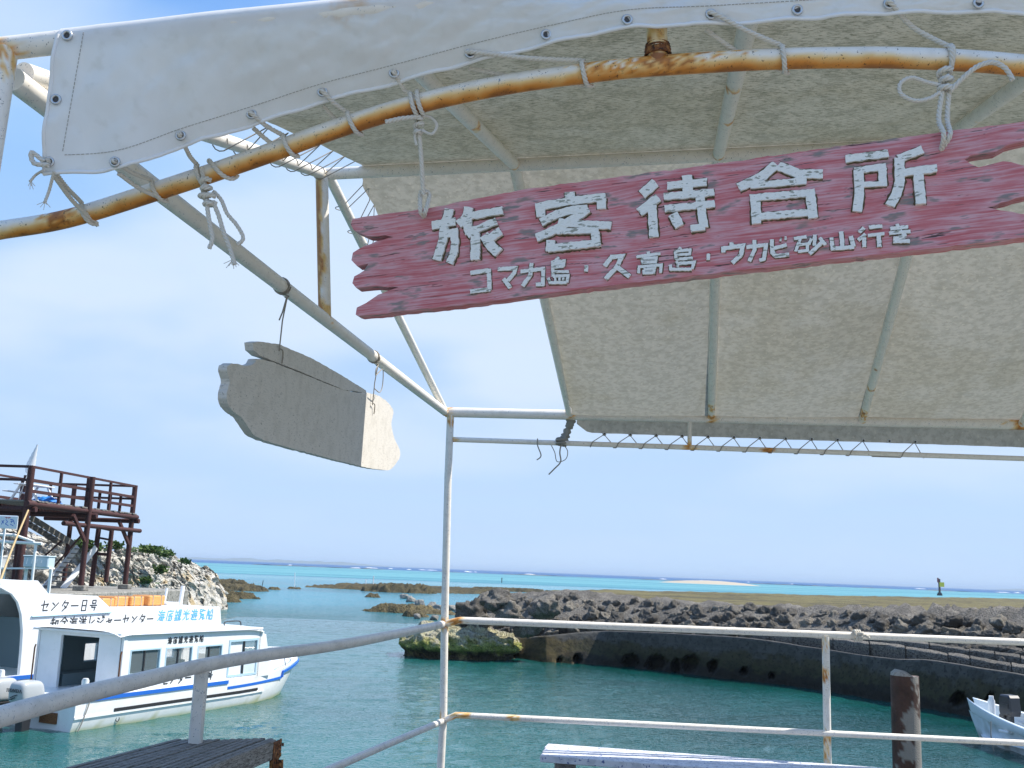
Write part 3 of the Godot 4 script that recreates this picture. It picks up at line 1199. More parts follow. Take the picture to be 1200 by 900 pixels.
func build_lacing() -> void:
	var g := "ropes lacing the front flap to the arched pipe"
	var spec := [
		[0, 110.0, "frayed rope tying the lower left corner of the front flap to the arched pipe"],
		[1, 192.0, "short rope from the flap's second lower eyelet round the arched pipe"],
		[3, 345.0, "slack rope looping from flap eyelet to arched pipe, first right of the knotted tails"],
		[4, 420.0, "short rope over the arched pipe just left of the sign's left hanging rope"],
		[6, 690.0, "long slanting rope lying over the arched pipe left of the rusty strut"],
		[9, 922.0, "rope slanting down to the arched pipe between the rusty strut and the sign's right rope"]]
	var R := 0.0052
	for q in spec.size():
		var e: Array = EYES[spec[q][0]]
		var p := valance_at(e[0], e[1])
		var px: float = spec[q][1]
		var s := Shape.new()
		var loop := round_pipe(px - 8.0, 0.9, -2.2, R, 0.012)
		var start := p + Vector3(0, 0, 0.008)
		var line := [p + Vector3(0.0, 0.0, -0.012), start, start.lerp(loop[0], 0.5) + Vector3(0, -0.006, 0.004)]
		line.append_array(loop)
		var nxt: Vector3 = valance_at(e[0] + 0.0, minf(e[1] + 9.0, 200.0)) + Vector3(-0.004, 0.0, -0.03)
		line.append(loop[-1].lerp(nxt, 0.5) + Vector3(-0.01, 0.0, -0.01))
		line.append(nxt)
		s.rope(line, R)
		if q == 0:
			s.rope([p + Vector3(-0.006, -0.004, 0.012), p + Vector3(-0.03, 0.012, 0.02), p + Vector3(-0.024, -0.01, 0.016), p + Vector3(0.006, -0.012, 0.014)], R)
			s.rope([p + Vector3(0.012, -0.02, 0.0), at(58, 222, 2.06), at(52, 238, 2.06)], 0.0035)
			s.rope([p + Vector3(-0.012, -0.02, 0.0), at(42, 205, 2.05), at(35, 213, 2.05)], 0.003)
			for k in 5:
				s.tube([at(53, 236, 2.06), at(43 + k * 4, 240 + (k % 3) * 3, 2.06)], 0.0007, 4)
				s.tube([at(36, 212, 2.05), at(33 + k * 2, 218 + (k % 2) * 4, 2.05)], 0.0007, 4)
		single("lacing_rope", s, M.rope, spec[q][2], "rope", g)
	# the knotted hank left of the king post
	var e2: Array = EYES[2]
	var p2 := valance_at(e2[0], e2[1])
	var s2 := Shape.new()
	var lp := round_pipe(236.0, 1.2, -1.6, R, 0.004)
	var ln := [p2 + Vector3(0, 0, -0.01), p2 + Vector3(0, 0, 0.008), at(222, 182, 2.13)]
	ln.append_array(lp)
	s2.rope(ln, R)
	var lp2 := round_pipe(248.0, 1.5, -2.6, R, 0.05)
	s2.rope(lp2, R)
	s2.rope([at(236, 196, 2.165), at(238, 208, 2.165), at(240, 218, 2.165)], R)
	var kx := at(241, 222, 2.165)
	knot(s2, kx, 0.0095, 0.0058, 4, 0.034)
	knot(s2, at(246, 236, 2.165), 0.0115, 0.0058, 2, 0.014)
	s2.rope([at(242, 234, 2.16), at(244, 252, 2.16), at(247, 268, 2.16), at(249, 280, 2.16), at(245, 291, 2.16)], R)
	s2.rope([at(249, 236, 2.165), at(256, 252, 2.165), at(262, 272, 2.165), at(269, 290, 2.165), at(275, 310, 2.165)], R)
	s2.rope([at(250, 224, 2.17), at(259, 234, 2.17), at(266, 250, 2.17), at(276, 262, 2.17), at(284, 275, 2.17), at(284, 282, 2.17), at(278, 286, 2.17)], 0.0046)
	for k in 7:
		s2.tube([at(273, 304, 2.165), at(262 + k * 3, 309 + (k * 5) % 7, 2.165)], 0.0008, 4)
	single("knotted_rope", s2, M.rope, "grey rope knotted on the arched pipe with loose tails hanging down", "rope")
	# sign ropes
	var h0: Vector3 = sign_frame() * Vector3(-0.003, 0.104, 0.0)
	var h1: Vector3 = sign_frame() * Vector3(1.076, 0.102, 0.0)
	var s3 := Shape.new()
	var e5: Array = EYES[5]
	var p5 := valance_at(e5[0], e5[1])
	var l5 := [p5 + Vector3(0, 0, -0.01), p5 + Vector3(0, 0, 0.008), at(474, 106, 2.07)]
	l5.append_array(round_pipe(485.0, 1.0, -3.6, R, 0.006))
	s3.rope(l5, R)
	s3.rope(round_pipe(492.0, 2.4, -1.5, R, 0.003), R)
	knot(s3, at(491, 136, 2.09), 0.009, 0.0058, 2, 0.010)
	knot(s3, at(491, 152, 2.10), 0.0085, 0.0055, 2, 0.014)
	s3.rope([at(488, 137, 2.08), at(470, 139, 2.075), at(452, 143, 2.075)], R)
	s3.rope([at(494, 136, 2.09), at(505, 138, 2.09), at(512, 147, 2.09), at(506, 157, 2.09), at(495, 153, 2.09)], 0.0032)
	s3.rope([at(489, 152, 2.10), at(486, 160, 2.10), at(488, 170, 2.10)], 0.003)
	s3.rope([at(491, 154, 2.10), at(494, 190, 2.12), at(496, 228, 2.15)], R)
	for sd in [-1, 1]:
		s3.rope([at(496, 224, 2.15), h0 + Vector3(0.010 * sd, 0.045, 0.010), h0 + Vector3(0.006 * sd, 0.0, 0.030 if sd > 0 else 0.026), h0 + Vector3(0, -0.004, 0.0)], R)
	single("sign_rope", s3, M.rope, "rope from the arched pipe holding up the red sign's left end", "rope", "ropes holding the red sign")
	var s4 := Shape.new()
	var e11: Array = EYES[11]
	var p11 := valance_at(e11[0], e11[1])
	var l11 := [p11 + Vector3(0, 0, -0.01), p11 + Vector3(0, 0, 0.008), at(1070, 32, 1.915)]
	l11.append_array(round_pipe(1107.0, 1.0, -3.4, R, 0.02))
	s4.rope(l11, R)
	s4.rope(round_pipe(1111.0, 2.4, -1.5, R, 0.002), R)
	knot(s4, at(1108, 95, 1.90), 0.011, 0.006, 4, 0.036)
	s4.rope([at(1114, 106, 1.89), at(1128, 92, 1.88), at(1145, 78, 1.87), at(1163, 73, 1.87), at(1178, 80, 1.87), at(1187, 94, 1.87)], R)
	s4.rope([at(1102, 100, 1.90), at(1085, 96, 1.90), at(1068, 91, 1.90), at(1055, 98, 1.90), at(1056, 110, 1.90), at(1072, 118, 1.90), at(1090, 115, 1.90), at(1104, 106, 1.90)], 0.0042)
	for sd in [-1, 1]:
		s4.rope([at(1108 + sd * 4, 108, 1.90), at(1105 + sd * 5, 140, 1.90), h1 + Vector3(0.006 * sd, 0.012, 0.028), h1 + Vector3(0.0, -0.006, 0.0)], R)
	single("sign_rope", s4, M.rope, "doubled rope with a fat knot and loops holding the red sign's right end", "rope", "ropes holding the red sign")
	# thin cord round the left rafter, front slope and gable
	var s5 := Shape.new()
	var run5 := []
	for k in 7:
		var t := lerpf(0.50, 0.97, k / 6.0)
		var p := front_end.lerp(ridge0, t)
		var d := (ridge0 - front_end).normalized()
		var side := d.cross(Vector3.UP).normalized()
		var up := side.cross(d)
		var loop := []
		for q in 11:
			var an := lerpf(-0.2, TAU * 0.8, q / 10.0)
			loop.append(p + (side * cos(an) + up * sin(an)) * 0.027 + d * 0.008 * q / 10.0)
		loop.append(p + side * 0.13 + Vector3(0.03, 0.055, 0))
		run5.append_array(loop)
	s5.tube(run5, 0.0022, 5)
	single("lacing_twine", s5, M.cord, "thin cord wound along the sloping left rafter of the shelter roof", "cord")
	var s6 := Shape.new()
	var run6 := []
	for k in 3:
		var p := ridge0.lerp(corner, 0.10 + 0.075 * k)
		var w := at(428 + 5 * k, 214 + 21 * k, 4.2 + 0.14 * k)
		var loop := [w]
		for q in 9:
			var an := lerpf(1.2, 1.2 + TAU * 0.75, q / 8.0)
			loop.append(p + Vector3(cos(an) * 0.025, 0.0, sin(an) * 0.025))
		loop.append(w + Vector3(0.02, -0.01, -0.02))
		run6.append_array(loop)
	s6.tube(run6, 0.0022, 5)
	single("lacing_twine", s6, M.cord, "thin cord zigzag between rear rafter and torn tarp edge beside the sign", "cord")
	# rear hem lacing: a V at each eyelet
	var s7 := Shape.new()
	var run7 := []
	for q in 13:
		if q == 11:
			continue
		var px := 708.0 + q * 30.3
		var top := at(px, lerpf(508.0, 520.5, (px - 700.0) / 500.0) + 1.0, 6.515)
		var a := along_line(thin0, thin1, px - 14.0)
		var b := along_line(thin0, thin1, px + 9.0)
		run7.append_array([a + Vector3(-0.012, -0.019, 0.0), a + Vector3(-0.01, -0.012, 0.017), a + Vector3(0, 0.012, 0.018), top, b + Vector3(0, 0.012, -0.018), b + Vector3(0.01, -0.019, 0.0)])
	s7.tube(run7, 0.0032, 5)
	single("lacing_twine", s7, M.cord, "zigzag cord lacing the rear hem to the thin pipe under the eave", "cord")
	var s8 := Shape.new()
	var a8 := at(658, 519, 6.47)
	knot(s8, a8, 0.03, 0.006, 3, 0.03)
	s8.tube(Shape.smooth_line([a8, at(656, 530, 6.46), at(657, 541, 6.46), at(650, 549, 6.46), at(643, 556, 6.46)], 0.01), 0.005, 6)
	s8.tube(Shape.smooth_line([a8, at(665, 528, 6.46), at(663, 538, 6.46), at(653, 541, 6.46), at(650, 530, 6.47), at(646, 522, 6.47)], 0.01), 0.0028, 5)
	s8.tube(Shape.smooth_line([at(630, 514, 6.47), at(630, 522, 6.465), at(634, 534, 6.465), at(629, 539, 6.465)], 0.01), 0.004, 5)
	single("loose_twine", s8, M.cord, "tangled cord ends hanging from the thin pipe below the torn tarp corner", "cord")


# ---------------------------------------------------------------- the carved sign (millimetres in its own plane)

const SIGN_OUTLINE := [-173,117,-177,103,-171,90,-139,72,-95,67,-76,62,-117,56,-146,50,-174,38,-176,20,-165,6,-136,7,-147,-8,-171,-19,-175,-35,-166,-45,-119,-48,-66,-56,-116,-68,-145,-84,-166,-92,-168,-106,-160,-111,-132,-112,74,-112,337,-107,621,-105,871,-104,1015,-105,1201,-103,1293,-101,1305,-82,1259,-62,1214,-60,1185,-50,1163,-42,1144,-35,1168,-29,1211,-21,1258,-15,1321,-12,1330,7,1311,24,1241,31,1210,46,1183,55,1160,53,1139,49,1126,58,1116,69,1128,76,1150,78,1175,77,1195,87,1226,91,1273,97,1333,98,1345,114,1335,128,1231,130,1043,133,879,132,658,130,443,131,219,132,3,118,-97,119]
const SIGN_LETTERS := [
	[[20.7,58,108,49,81],[19.0,16,75,71,77],[19.8,45,67,41,40,25,-6],[17.1,39,49,67,52,68,29,65,6,53,-17],[19.7,102,105,95,81,77,69],[17.0,93,84,132,86,178,88],[16.1,92,50,119,52,164,65],[17.9,99,76,98,55,109,39],[20.6,115,43,113,-17],[21.4,134,36,150,9,166,-8],[18.7,172,41,147,27]],
	[[21.8,328,110,327,92],[17.6,251,86,322,89,404,88],[19.1,395,87,394,62],[19.4,262,84,262,62],[17.6,261,49,297,63,332,68,364,66],[18.3,366,66,331,47,293,29,250,16],[16.6,299,44,349,33,412,22],[12.3,295,24,385,15],[19.3,281,6,279,-18],[15.8,274,-12,387,-13],[17.4,377,11,379,-16]],
	[[21.4,511,105,481,83],[19.7,515,71,472,43],[18.8,500,55,499,-15],[16.2,535,94,617,91],[21.2,577,111,577,69],[15.0,526,71,630,66],[14.5,526,44,629,41],[17.8,600,60,601,24,603,-8],[15.2,605,-5,576,-7],[19.6,542,30,554,1]],
	[[19.1,759,109,726,86,679,70],[18.3,762,106,799,83,847,75],[14.2,704,71,764,68,814,66],[15.0,700,44,828,38],[19.2,711,41,708,-12],[15.0,708,2,826,-3],[18.1,819,37,819,-15]],
	[[15.5,894,101,976,101],[13.8,907,73,969,74],[15.3,961,74,959,33],[10.6,908,42,966,38],[17.9,916,75,912,22,904,-13],[16.0,1040,99,993,86],[18.5,995,88,991,40,981,13,967,-9],[16.1,989,55,1061,56],[18.4,1026,51,1024,-14]],
	[[9.1,100,-44,141,-43],[9.0,141,-40,141,-87],[9.1,98,-86,143,-86]],
	[[8.5,161,-43,200,-45,197,-56,182,-71],[9.0,173,-66,187,-88]],
	[[8.0,211,-54,261,-54,258,-88,243,-87],[8.5,236,-38,232,-65,214,-87]],
	[[6.1,296,-32,288,-39],[6.6,282,-39,281,-74],[6.1,282,-41,307,-42,305,-55],[4.7,283,-47,305,-48],[6.1,282,-54,305,-54],[6.1,281,-63,316,-68],[6.1,281,-74,314,-76,310,-91],[6.1,271,-76,274,-87,310,-91],[4.7,286,-78,286,-85],[4.7,295,-79,295,-85],[4.7,303,-80,303,-86]],
	[[13.9,349,-64,357,-65]],
	[[9.2,410,-44,392,-64],[9.2,405,-46,430,-47,417,-70,392,-92],[9.7,418,-69,443,-93]],
	[[6.4,485,-44,485,-53],[6.4,460,-52,510,-51],[5.5,471,-57,501,-59,499,-68,472,-67,471,-57],[6.0,462,-88,464,-75,510,-76,507,-93],[5.0,473,-82,496,-82,494,-91,473,-90,473,-82]],
	[[5.9,553,-43,547,-49],[6.4,541,-48,541,-68],[5.9,541,-50,571,-51,569,-62],[5.4,541,-58,569,-60],[5.9,540,-68,575,-69],[6.4,541,-77,577,-79,572,-92],[6.4,528,-78,529,-88,571,-93],[5.0,542,-73,544,-85]],
	[[13.5,603,-70,610,-71]],
	[[8.1,655,-45,655,-55],[8.5,637,-65,638,-56,677,-55,672,-74,653,-89]],
	[[7.6,684,-59,723,-59,716,-88,707,-90],[7.6,701,-46,700,-65,687,-90]],
	[[8.0,735,-49,734,-77,740,-85,766,-85],[7.1,735,-69,763,-64],[7.5,751,-51,754,-52],[7.5,760,-50,764,-50]],
	[[6.6,778,-53,803,-52],[6.2,791,-53,779,-80],[5.7,785,-67,803,-67,802,-81,783,-81],[7.0,819,-50,816,-73],[6.1,812,-58,805,-69],[6.6,828,-58,837,-74],[7.4,831,-68,805,-89]],
	[[8.3,870,-50,869,-82],[7.9,850,-60,850,-84],[7.9,847,-83,891,-85],[8.3,887,-62,890,-84]],
	[[7.4,914,-47,904,-56],[6.9,915,-61,900,-72],[7.4,912,-68,910,-87],[7.3,923,-48,948,-49],[6.1,919,-65,950,-65],[8.2,939,-67,938,-91]],
	[[6.9,962,-56,996,-56],[6.9,959,-65,999,-66],[6.4,976,-48,978,-60,989,-75],[7.3,989,-75,969,-77,968,-83,995,-86]],
]


func sign_frame() -> Transform3D:
	return Transform3D(Basis(Vector3(0.96577, 0.08388, 0.24546), Vector3(-0.08129, 0.99648, -0.02066), Vector3(-0.24633, 0.0, 0.96919)), Vector3(-0.19818, 2.16728, -2.17))


# an outline with uneven, hand-cut edges
func rough(line: PackedVector2Array, step: float, by: float, salt: float) -> PackedVector2Array:
	var out := PackedVector2Array()
	for k in line.size():
		var p := line[k]
		var q := line[(k + 1) % line.size()]
		var m := maxi(1, int(p.distance_to(q) / step))
		for j in m:
			var w := p.lerp(q, float(j) / m)
			out.append(w + Vector2(noise.get_noise_2d(w.x * 180.0 + salt, w.y * 180.0), noise.get_noise_2d(w.x * 180.0, w.y * 180.0 + salt + 50.0)) * by)
	return out


func build_sign() -> void:
	var t := thing("hanging_sign", "weathered red wooden sign with raised white lettering hanging from the arched pipe", "sign", sign_frame())
	var line := PackedVector2Array()
	for k in range(0, SIGN_OUTLINE.size(), 2):
		line.append(Vector2(SIGN_OUTLINE[k], SIGN_OUTLINE[k + 1]) * 0.001)
	line = rough(line, 0.012, 0.0028, 3.0)
	var s := Shape.new()
	s.prism(line, -0.034, 0.0, Transform3D(), Color.WHITE, 0.0035)
	part("board", s, M.red, t)
	# each character: strokes of uneven width, a dark moss line round their feet
	for c in SIGN_LETTERS.size():
		var ls := Shape.new()
		var ms := Shape.new()
		var h := 0.0062 if c < 5 else 0.0045
		for q in SIGN_LETTERS[c].size():
			var st: Array = SIGN_LETTERS[c][q]
			var pts := PackedVector2Array()
			for k in range(1, st.size(), 2):
				pts.append(Vector2(st[k], st[k + 1]) * 0.001)
			var wide: float = st[0] * 0.0005
			for poly in Geometry2D.offset_polyline(pts, wide, Geometry2D.JOIN_MITER, Geometry2D.END_ROUND if SIGN_LETTERS[c].size() == 1 else Geometry2D.END_BUTT):
				var pl := rough(poly, 0.006 if c < 5 else 0.003, 0.0021 if c < 5 else 0.0012, c * 7.0 + q)
				ls.prism(pl, -0.001, h + 0.0004 * q, Transform3D(), Color.WHITE, 0.0)
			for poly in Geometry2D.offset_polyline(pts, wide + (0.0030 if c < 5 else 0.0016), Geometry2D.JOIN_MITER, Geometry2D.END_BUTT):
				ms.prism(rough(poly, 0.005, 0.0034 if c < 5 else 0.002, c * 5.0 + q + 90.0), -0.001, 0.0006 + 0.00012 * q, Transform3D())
		var o := part("letter", ls, M.letter, t)
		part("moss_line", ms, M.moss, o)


func softened(line: PackedVector2Array) -> PackedVector2Array:
	var out := PackedVector2Array()
	for k in line.size():
		var p := line[k]
		var q := line[(k + 1) % line.size()]
		out.append(p.lerp(q, 0.25))
		out.append(p.lerp(q, 0.75))
	return out


func build_board() -> void:
	var xf := Transform3D(Basis(inward, Vector3.UP, inward.cross(Vector3.UP)), corner)
	var t := thing("blank_board", "blank grey-white wooden board with ragged ends hung from the side beam", "board", xf)
	var main := [-3100, -297, -2740, -274, -2140, -243, -1790, -197, -1774, -186, -1579, -166, -1417, -167, -1330, -178, -1267, -195, -1290, -235, -1309, -268, -1260, -310, -1205, -342, -1120, -366, -1086, -388, -1090, -415, -1122, -437, -1210, -480, -1310, -509, -1400, -514, -1696, -534, -2400, -556, -3027, -574, -3090, -560, -3147, -537, -3180, -524, -3211, -518, -3260, -512, -3294, -503, -3320, -480, -3315, -452, -3300, -420, -3340, -392, -3320, -368, -3268, -357, -3190, -350, -3119, -330]
	var strip := [-3152, -261, -3122, -250, -2915, -213, -2563, -190, -2174, -183, -1800, -181, -1790, -192, -2137, -239, -2741, -270, -3083, -291, -3138, -283]
	var s := Shape.new()
	for list in [main, strip]:
		var line := PackedVector2Array()
		for k in range(0, list.size(), 2):
			line.append(Vector2(list[k], list[k + 1]) * 0.001)
		s = Shape.new()
		if list == main:
			line = softened(softened(line))
		s.prism(rough(line, 0.02, 0.003, 4.0), -0.030 if list == main else -0.029, 0.0 if list == main else 0.002, Transform3D(), Color.WHITE, 0.004)
		part("plank", s, M.whiteboard, t)
	# cords
	for q in 2:
		var x: float = [-2.93, -1.70][q]
		var yt: float = [-0.222, -0.215][q]
		var cs := Shape.new()
		var ring := []
		for k in 15:
			var an := TAU * k / 14.0
			ring.append(xf * Vector3(x + 0.012 * k / 14.0, sin(an) * 0.029, cos(an) * 0.029))
		cs.tube(ring, 0.003, 6, null, false)
		ring = []
		for k in 15:
			var an := TAU * k / 14.0
			ring.append(xf * Vector3(x - 0.012 + 0.008 * k / 14.0, sin(an) * 0.029, cos(an) * 0.029))
		cs.tube(ring, 0.003, 6, null, false)
		knot(cs, xf * Vector3(x, -0.036, 0.022), 0.006, 0.003, 2, 0.012)
		cs.tube([xf * Vector3(x, -0.036, 0.024), xf * Vector3(x - 0.004, -0.13, 0.014), xf * Vector3(x - 0.002, yt - 0.02, 0.010)], 0.0026, 6)
		cs.tube(Shape.smooth_line([xf * Vector3(x - 0.002, yt - 0.01, 0.010), xf * Vector3(x + 0.03, yt - 0.015, 0.012), xf * Vector3(x + 0.045, yt - 0.055, 0.006)], 0.01), 0.0026, 6)
		if q == 0:
			cs.tube([xf * Vector3(x - 0.002, -0.036, 0.024), xf * Vector3(x - 0.05, -0.11, 0.03), xf * Vector3(x - 0.075, -0.145, 0.03)], 0.003, 6)
		else:
			cs.tube(Shape.smooth_line([xf * Vector3(x, -0.04, 0.026), xf * Vector3(x - 0.05, -0.07, 0.03), xf * Vector3(x - 0.05, -0.10, 0.03), xf * Vector3(x, -0.075, 0.03), xf * Vector3(x + 0.07, -0.05, 0.03), xf * Vector3(x + 0.08, -0.12, 0.03), xf * Vector3(x + 0.04, -0.165, 0.03), xf * Vector3(x - 0.05, -0.165, 0.03)], 0.01), 0.0024, 6)
		single("hanging_twine", cs, M.cord, ["cord with a loose end tying the blank board's near end to the side beam", "looped cord tying the sunlit far end of the blank board to the side beam"][q], "cord", "cords holding the blank board")


# ---------------------------------------------------------------- railings, benches, pile

func build_railings() -> void:
	var R := 0.0214
	var a := thing("guard_railing", "white pipe railing along the seaward edge of the dock, two rails and a post", "railing")
	var t0 := at(527, 728, 6.5)
	var t1 := t0 + (at(1200, 753, 6.5) - t0) * 1.35
	pipe("top_rail", Shape.smooth_line([at(521.5, 731.5, 6.505), at(530, 729, 6.47), at(540, 727, 6.46)], 0.02) + [at(560, 727.7, 6.46), t1], R, rusty(0.0, [[at(535, 729, 6.45), 0.07]], 60.0), a)
	var m0 := at(530, 838.5, 6.48)
	var m1 := m0 + (at(1200, 871, 6.46) - m0) * 1.35
	pipe("lower_rail", [at(521, 844, 6.50), at(534, 838, 6.46), at(545, 838.5, 6.46), m1], 0.0185, rusty(0.0, [[at(535, 838, 6.45), 0.07], [at(543, 838, 6.44), 0.05], [at(600, 841, 6.45), 0.05]], 61.0), a)
	var pt := at(967.5, 746, 6.47)
	pipe("post", [Vector3(pt.x, 0.0, pt.z), pt], 0.023, rusty(0.0, [[pt + Vector3(-0.03, -0.05, 0), 0.06], [pt + Vector3(-0.03, -0.22, 0.01), 0.05], [at(962, 868, 6.45), 0.07], [at(962, 885, 6.45), 0.06]], 62.0), a)
	var pr := at(1262, 755, 6.47)
	pipe("post", [Vector3(pr.x, 0.0, pr.z), pr], 0.023, rusty(0.0, [], 63.0), a)
	# left railing
	var b := thing("guard_railing", "grey-white pipe railing running along the dock's left side towards the camera", "railing")
	var y := 1.165
	var line := Shape.smooth_line([at(519, 731.5, 6.5), on(413, 753, y), on(300, 769, y), on(237, 780, y), on(170, 796, y), on(80, 818, y), on(0, 840, y), on(-60, 858, y)], 0.03)
	var grime := func(_s, an, w: Vector3):
		var f := noise.get_noise_3d(w.x * 9.0, w.y * 9.0, w.z * 9.0) * 0.7 + fine.get_noise_3d(w.x * 45.0, w.y * 45.0, w.z * 45.0) * 0.5
		return mix3(Color(0.82, 0.82, 0.84), Color(0.55, 0.55, 0.56), f * 1.3)
	var s := Shape.new()
	s.tube(line, 0.0225, 20, grime)
	part("top_rail", s, M.steel, b)
	var lp := Shape.smooth_line([at(519, 845, 6.5), at(455, 872, 5.6), at(388, 901, 4.85)], 0.03)
	lp.append(lp[-1] + (lp[-1] - lp[-2]) * 60.0)
	pipe("lower_rail", lp, 0.0185, grime, b)
	var p := on(237, 780, y)
	# square post under the rail
	s = Shape.new()
	s.box(Vector3(p.x, y * 0.5 - 0.012, p.z), Vector3(0.040, y - 0.012, 0.040), Basis(Vector3.UP, 0.12), Color(0.85, 0.85, 0.86), 0.005)
	part("post", s, M.steel, b)
	# scrap of rope on the seaward rail
	s = Shape.new()
	var k := at(1001, 744.5, 6.46)
	for q in 3:
		var ring := []
		for j in 13:
			var an := TAU * j / 12.0
			ring.append(k + Vector3(0.014 * q + 0.012 * j / 12.0, sin(an) * 0.029, cos(an) * 0.029))
		s.rope(ring, 0.0085)
	knot(s, k + Vector3(0.03, 0.002, 0.035), 0.012, 0.009, 2, 0.02)
	s.rope([k + Vector3(0.03, 0, 0.04), k + Vector3(0.055, 0.004, 0.05), k + Vector3(0.075, -0.012, 0.05)], 0.009)
	single("rope_scrap", s, M.rope, "frayed rope scrap knotted round the seaward top rail above the pile", "rope")
	# slatted bench, lower left
	var yb := 0.93
	var fl := on(206, 866.5, yb)
	var fr := on(322, 864.5, yb)
	var nl := fl + (on(80, 898.5, yb) - fl) * 1.9
	var nr := fr + (on(232, 899.5, yb) - fr) * 2.0
	var bench := thing("slatted_bench", "weathered grey slatted wooden bench with a rusty steel end bracket", "bench")
	var n := 13
	for q in n:
		var u := (q + 0.5) / n
		var jit := rng.randf_range(-0.004, 0.004)
		var w := fl.distance_to(fr) / n
		s = Shape.new()
		var g := rng.randf_range(1.6, 2.5)
		s.bar(fl.lerp(fr, u) + Vector3(jit, -0.010 + rng.randf_range(-0.0015, 0.0015), jit * 2.0), nl.lerp(nr, u) + Vector3(0, -0.010, 0), w * rng.randf_range(0.68, 0.76), 0.020, Vector3.UP, Color(g, g, g * 1.02), 0.002)
		part("slat", s, M.old_wood, bench)
	var ax := (nr - fr).normalized()
	var cr := (fr - fl).normalized()
	s = Shape.new()
	s.bar(fr + cr * 0.010 + Vector3(0, -0.031, 0) + ax * 0.03, nr + cr * 0.010 + Vector3(0, -0.031, 0), 0.018, 0.060, Vector3.UP, Color(1.9, 1.9, 1.92), 0.003)
	part("apron", s, M.old_wood, bench)
	for q in 3:
		s = Shape.new()
		var m := fl.lerp(fr, 0.5) + ax * (0.08 + 0.4 * q)
		s.bar(m - cr * 0.14 + Vector3(0, -0.036, 0), m + cr * 0.15 + Vector3(0, -0.036, 0), 0.04, 0.03)
		part("cross_bearer", s, M.old_wood, bench)

	s = Shape.new()
	var b0 := fr + cr * 0.024 + Vector3(0, -0.004, 0)
	s.prism(rough(PackedVector2Array([Vector2(0.0, 0.0), Vector2(0.062, -0.002), Vector2(0.066, -0.062), Vector2(0.040, -0.10), Vector2(0.012, -0.060), Vector2(0.0, -0.055)]), 0.01, 0.002, 1.0), 0.0, 0.006, Transform3D(Basis(ax, Vector3.UP, ax.cross(Vector3.UP)), b0), Color.WHITE, 0.001)
	s.bar(b0 + ax * 0.036 + Vector3(0, -0.06, 0), b0 + ax * 0.045 + cr * 0.05 + Vector3(0, -yb + 0.004, 0), 0.045, 0.008, ax)
	part("end_bracket", s, M.rust, bench)
	s = Shape.new()
	s.bar(b0 + cr * -0.30 + ax * 0.03 + Vector3(0, -0.055, 0), b0 + ax * 0.03 + cr * -0.33 + Vector3(0, -yb + 0.004, 0), 0.045, 0.008, ax)
	part("leg", s, M.rust, bench)
	s = Shape.new()
	s.bar(b0 + ax * 0.9 + cr * -0.01 + Vector3(0, -0.055, 0), b0 + ax * 0.9 + cr * 0.02 + Vector3(0, -yb + 0.004, 0), 0.045, 0.008, ax)
	part("leg", s, M.rust, bench)
	for q in 4:
		s = Shape.new()
		var bp: Vector3 = b0 + ax * [0.014, 0.048, 0.030, 0.050][q] + Vector3(0, [-0.016, -0.014, -0.045, -0.058][q], 0) + cr * 0.006
		s.tube([bp, bp + cr * 0.006], 0.0055, 6)
		part("bolt", s, M.rust, bench)
	# white plank bench by the seaward railing
	var wb := thing("plank_bench", "white painted plank bench with chipped blue edges below the seaward railing", "bench")
	var y2 := 0.45
	var l0 := on(641, 871, y2)
	var l1 := on(634, 885, y2)
	var dir := (on(900, 897.5, y2) - on(637, 878, y2)).normalized()
	for q in 3:
		var st := l0.lerp(l1, (q + 0.5) / 3.0)
		s = Shape.new()
		s.bar(st + Vector3(0, -0.02, 0), st + dir * 2.3 + Vector3(0, -0.02, 0.012 * (q - 1)), l0.distance_to(l1) / 3.0 - 0.007, 0.04, Vector3.UP, Color.WHITE, 0.004)
		part("plank", s, M.bench_paint, wb)
	for q in 3:
		var lm := l0.lerp(l1, 0.5) + dir * (0.13 + 0.68 * q)
		s = Shape.new()
		s.box(Vector3(lm.x, (y2 - 0.04) * 0.5, lm.z), Vector3(0.12, y2 - 0.04, 0.16), Basis(), Color.WHITE, 0.006)
		part("leg", s, M.old_wood, wb)
	# mooring pile beyond the railing
	var pb := at(1060, 795, 7.7)
	var pile := thing("mooring_pile", "round brown mooring pile with peeling grey paint beyond the railing", "pile")
	s = Shape.new()
	s.tube(split([Vector3(pb.x, -3.0, pb.z), Vector3(pb.x, pb.y + 0.02, pb.z)], 0.02), 0.099, 40, func(_s2, _an, w: Vector3):
		var f := noise.get_noise_3d(w.x * 7.0, w.y * 4.5, w.z * 7.0) + 0.4 * fine.get_noise_3d(w.x * 25.0, w.y * 20.0, w.z * 25.0)
		var edge := (w.x - pb.x) * 6.0 + f * 1.5 - 0.05
		var paint := smoothstep(0.0, 0.09, edge) if w.y < pb.y - 0.06 else smoothstep(0.40, 0.44, edge)
		return mix3(Color(0.105, 0.055, 0.040) * (0.8 + 0.5 * f), Color(0.27, 0.25, 0.22), paint))
	part("shaft", s, mat(1, 1, 1, 0.85, null, 3.0, M.steel.heightmap_texture, 0.4, true), pile)
	s = Shape.new()
	s.tube([Vector3(pb.x, pb.y + 0.012, pb.z), Vector3(pb.x, pb.y + 0.024, pb.z), Vector3(pb.x + 0.004, pb.y + 0.034, pb.z), Vector3(pb.x + 0.01, pb.y + 0.046, pb.z)], [0.098, 0.096, 0.075, 0.02], 22)
	part("mortar_cap", s, M.pile_paint, pile)


# ---------------------------------------------------------------- rocks

